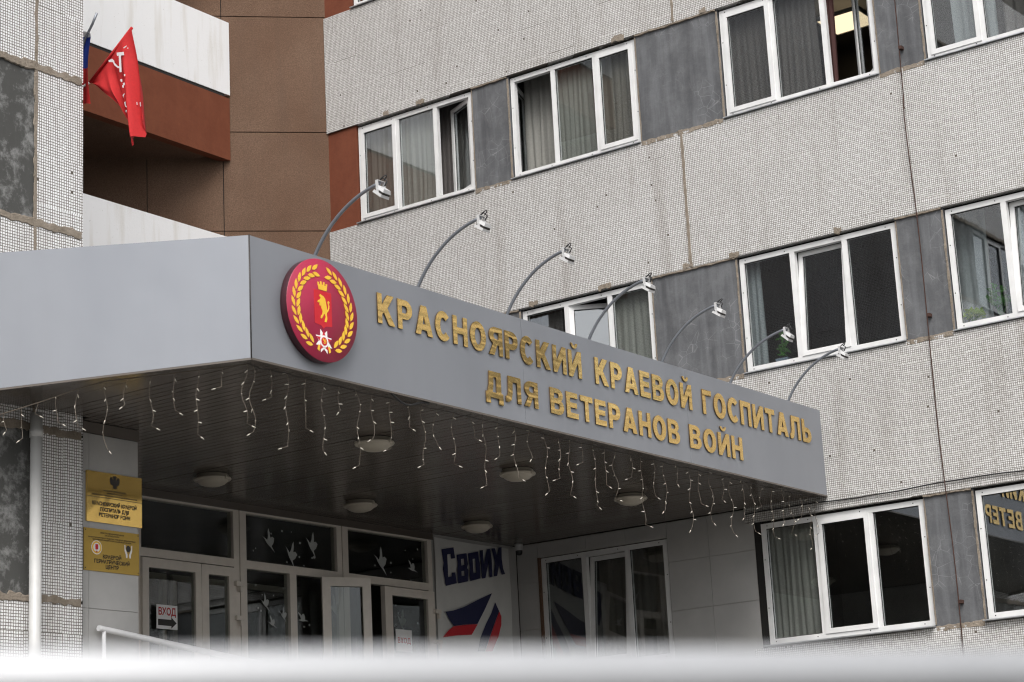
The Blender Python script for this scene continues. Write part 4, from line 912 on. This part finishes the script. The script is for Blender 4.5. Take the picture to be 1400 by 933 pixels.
# ================================================================== curtains, plants and a lamp inside the rooms
def curtain(label, u0, u1, v0, v1, y, m, folds=9, amp=.03, drift=0):
    u0 -= .55*y; u1 -= .55*y; fa, fb, fc = (random.uniform(0, 6) for _ in range(3)); rows = []; n = max(14, int(folds*7))
    for i in range(7):
        v = i/6; row = []
        for j in range(n+1):
            u = j/n
            wv_ = math.sin(u*folds*6.28+fa) + .7*math.sin(u*folds*2.63+fb+v*.5) + .45*math.sin(u*folds*11.3+fc)
            row.append((u0+(u1-u0)*u + .012*math.sin(v*2.5+u*9+fa) + drift*v*u, y + .55*amp*(.6+.4*v)*wv_, v1-(v1-v0)*v))
        rows.append(row)
    q = MB(); q.sheet(rows); tag(q.build('curtain', m), label, 'curtain', 'curtains behind the facade windows')
z0, z1 = SB(2)-.15, ST(2)+.12
curtain('beige and brown pleated curtain in the window beside the red-brown pier', -8.75, -8.25, z0, z1, .20, 'curtain_beige', 5)
curtain('pale pleated curtain in the middle pane beside the red-brown pier', -8.22, -7.50, z0, z1, .21, 'curtain_grey', 8)
curtain('thin dark net behind the open sash of the leftmost full window', -7.49, -6.86, z0, z1, .40, 'curtain_dark', 7, .015)
curtain('grey curtain gathered behind the open left sash of the second upper window', -5.95, -5.50, z0, z1, .44, 'curtain_grey', 4)
curtain('sheer curtain in the middle pane of the second upper window', -5.45, -4.80, z0, z1, .21, 'curtain_grey', 8)
curtain('olive grey curtain in the right pane of the second upper window', -4.77, -4.18, z0, z1, .20, 'curtain_beige', 6)
curtain('dark sheer curtain across the window with the lit ceiling panel', -2.80, -1.46, z0, z1, .20, 'curtain_dark', 15, .02)
curtain('wine red drape beside the open sash near the lit ceiling panel', -1.36, -1.20, z0, z1, .21, 'curtain_wine', 3, .03, -.05)
curtain('pale curtain in the window at the upper right corner', .32, .85, z0, z1, .20, 'curtain_blue', 5)
curtain('grey sheer curtain at the right of the upper right corner window', .95, 1.9, z0, z1, .22, 'curtain_dark', 8)
z0, z1 = SB(1)-.15, ST(1)+.12
curtain('grey curtain in the window half hidden by the canopy, left pane', -6.1, -5.5, z0, z1, .21, 'curtain_dark', 6)
curtain('long grey curtain in the right pane of the window half hidden by the canopy', -4.78, -4.15, z0, z1, .21, 'curtain_grey', 6)
curtain('narrow pale curtain at the left edge of the window with the potted vine', -2.78, -2.52, z0, z1, .21, 'curtain_blue', 3, .025)
curtain('pale curtain behind the green plants in the right hand window', .0, .45, z0, z1, .40, 'curtain_blue', 3, .03)
curtain('bluish curtain in the tilted pane of the right hand window', .80, 1.35, z0, z1, .22, 'curtain_blue', 6)
z0, z1 = SB(0)-.15, ST(0)+.12
curtain('striped grey curtain in the left pane of the ground floor window', -2.80, -2.13, z0, z1, .21, 'curtain_grey', 8, .025)
curtain('dim olive curtain inside the window of the tiled wall', -5.2, -4.2, 3.9, 5.5, .5, 'curtain_beige', 9, .02)

c0 = onZ(1158, 30, 12.44)
RL = tag(_empty('ceiling_light_panel', (c0.x, c0.y, 12.43), None), 'lit square ceiling panel seen through the open upper window', 'lamp')
q = MB(); q.box(c0.x-.30, c0.x+.30, c0.y-.30, c0.y+.30, 12.44, 12.47); q.build('diffuser', 'room_light', RL)
q = MB()
fr_rect(q, lambda u, v, w_: (u, v, 12.43+w_), c0.x-.33, c0.x+.33, c0.y-.33, c0.y+.33, .03, 0, .05); q.build('frame', 'pvc', RL)

def plant(label, x, y, z, h, spread, m, n, vine=False):
    t = tag(_empty('potted_plant', (x, y, z), None), label, 'plant', 'potted plants on the window sills')
    q = MB(); q.hexa([(x-.07, y-.05, z), (x+.07, y-.05, z), (x+.07, y+.05, z), (x-.07, y+.05, z), (x-.085, y-.06, z+.10), (x+.085, y-.06, z+.10), (x+.085, y+.06, z+.10), (x-.085, y+.06, z+.10)]); q.build('pot', 'pot', t)
    st = MB(); lf = MB()
    for i in range(n):
        a = random.uniform(0, 6.28); r = spread*random.uniform(.2, 1); hh = h*random.uniform(.35, 1)
        e = Vector((x+r*math.cos(a), y+r*math.sin(a)*.5, z+.10+hh)); b = Vector((x, y, z+.09)); mid = (b+e)/2 + Vector((0, 0, .04))
        st.tube([b, mid, e], .003, 5)
        for k_ in range(5 if vine else 4):
            p = mid+(e-mid)*random.uniform(0, 1.1) if not vine else b+(e-b)*random.uniform(.2, 1.05)
            d = Vector((random.uniform(-1, 1), random.uniform(-1, .4), random.uniform(-.3, .8))).normalized(); s = d.cross(Vector((0, .3, 1))).normalized(); L = random.uniform(.05, .085)
            lf.add([p, p+d*L*.5+s*L*.35, p+d*L, p+d*L*.5-s*L*.35], [(0, 1, 2, 3)])
    st.build('stems', 'leaf', t); lf.build('foliage', m, t)
g = MB()
plant('small vine in a slate pot behind the left pane of the middle window', -2.42, .20, SB(1)+.02, .36, .12, 'leaf', 8, True)
plant('pale green bushy plant low in the left corner of the right hand window', .05, .20, SB(1)-.02, .16, .17, 'leaf_light', 22)
plant('taller dark green plant beside the mullion of the right hand window', .38, .20, SB(1)-.02, .38, .19, 'leaf', 22)
# inner sill boards that carry the plants
for c in ('C', 'D'):
    x0, x1 = COLX[c]; q = MB(); q.box(x0+.02, x1-.02, .16, .33, SB(1)-.045, SB(1)-.021 + (.04 if c == 'C' else 0)); q.build('inner_sill', 'pvc', BLD)
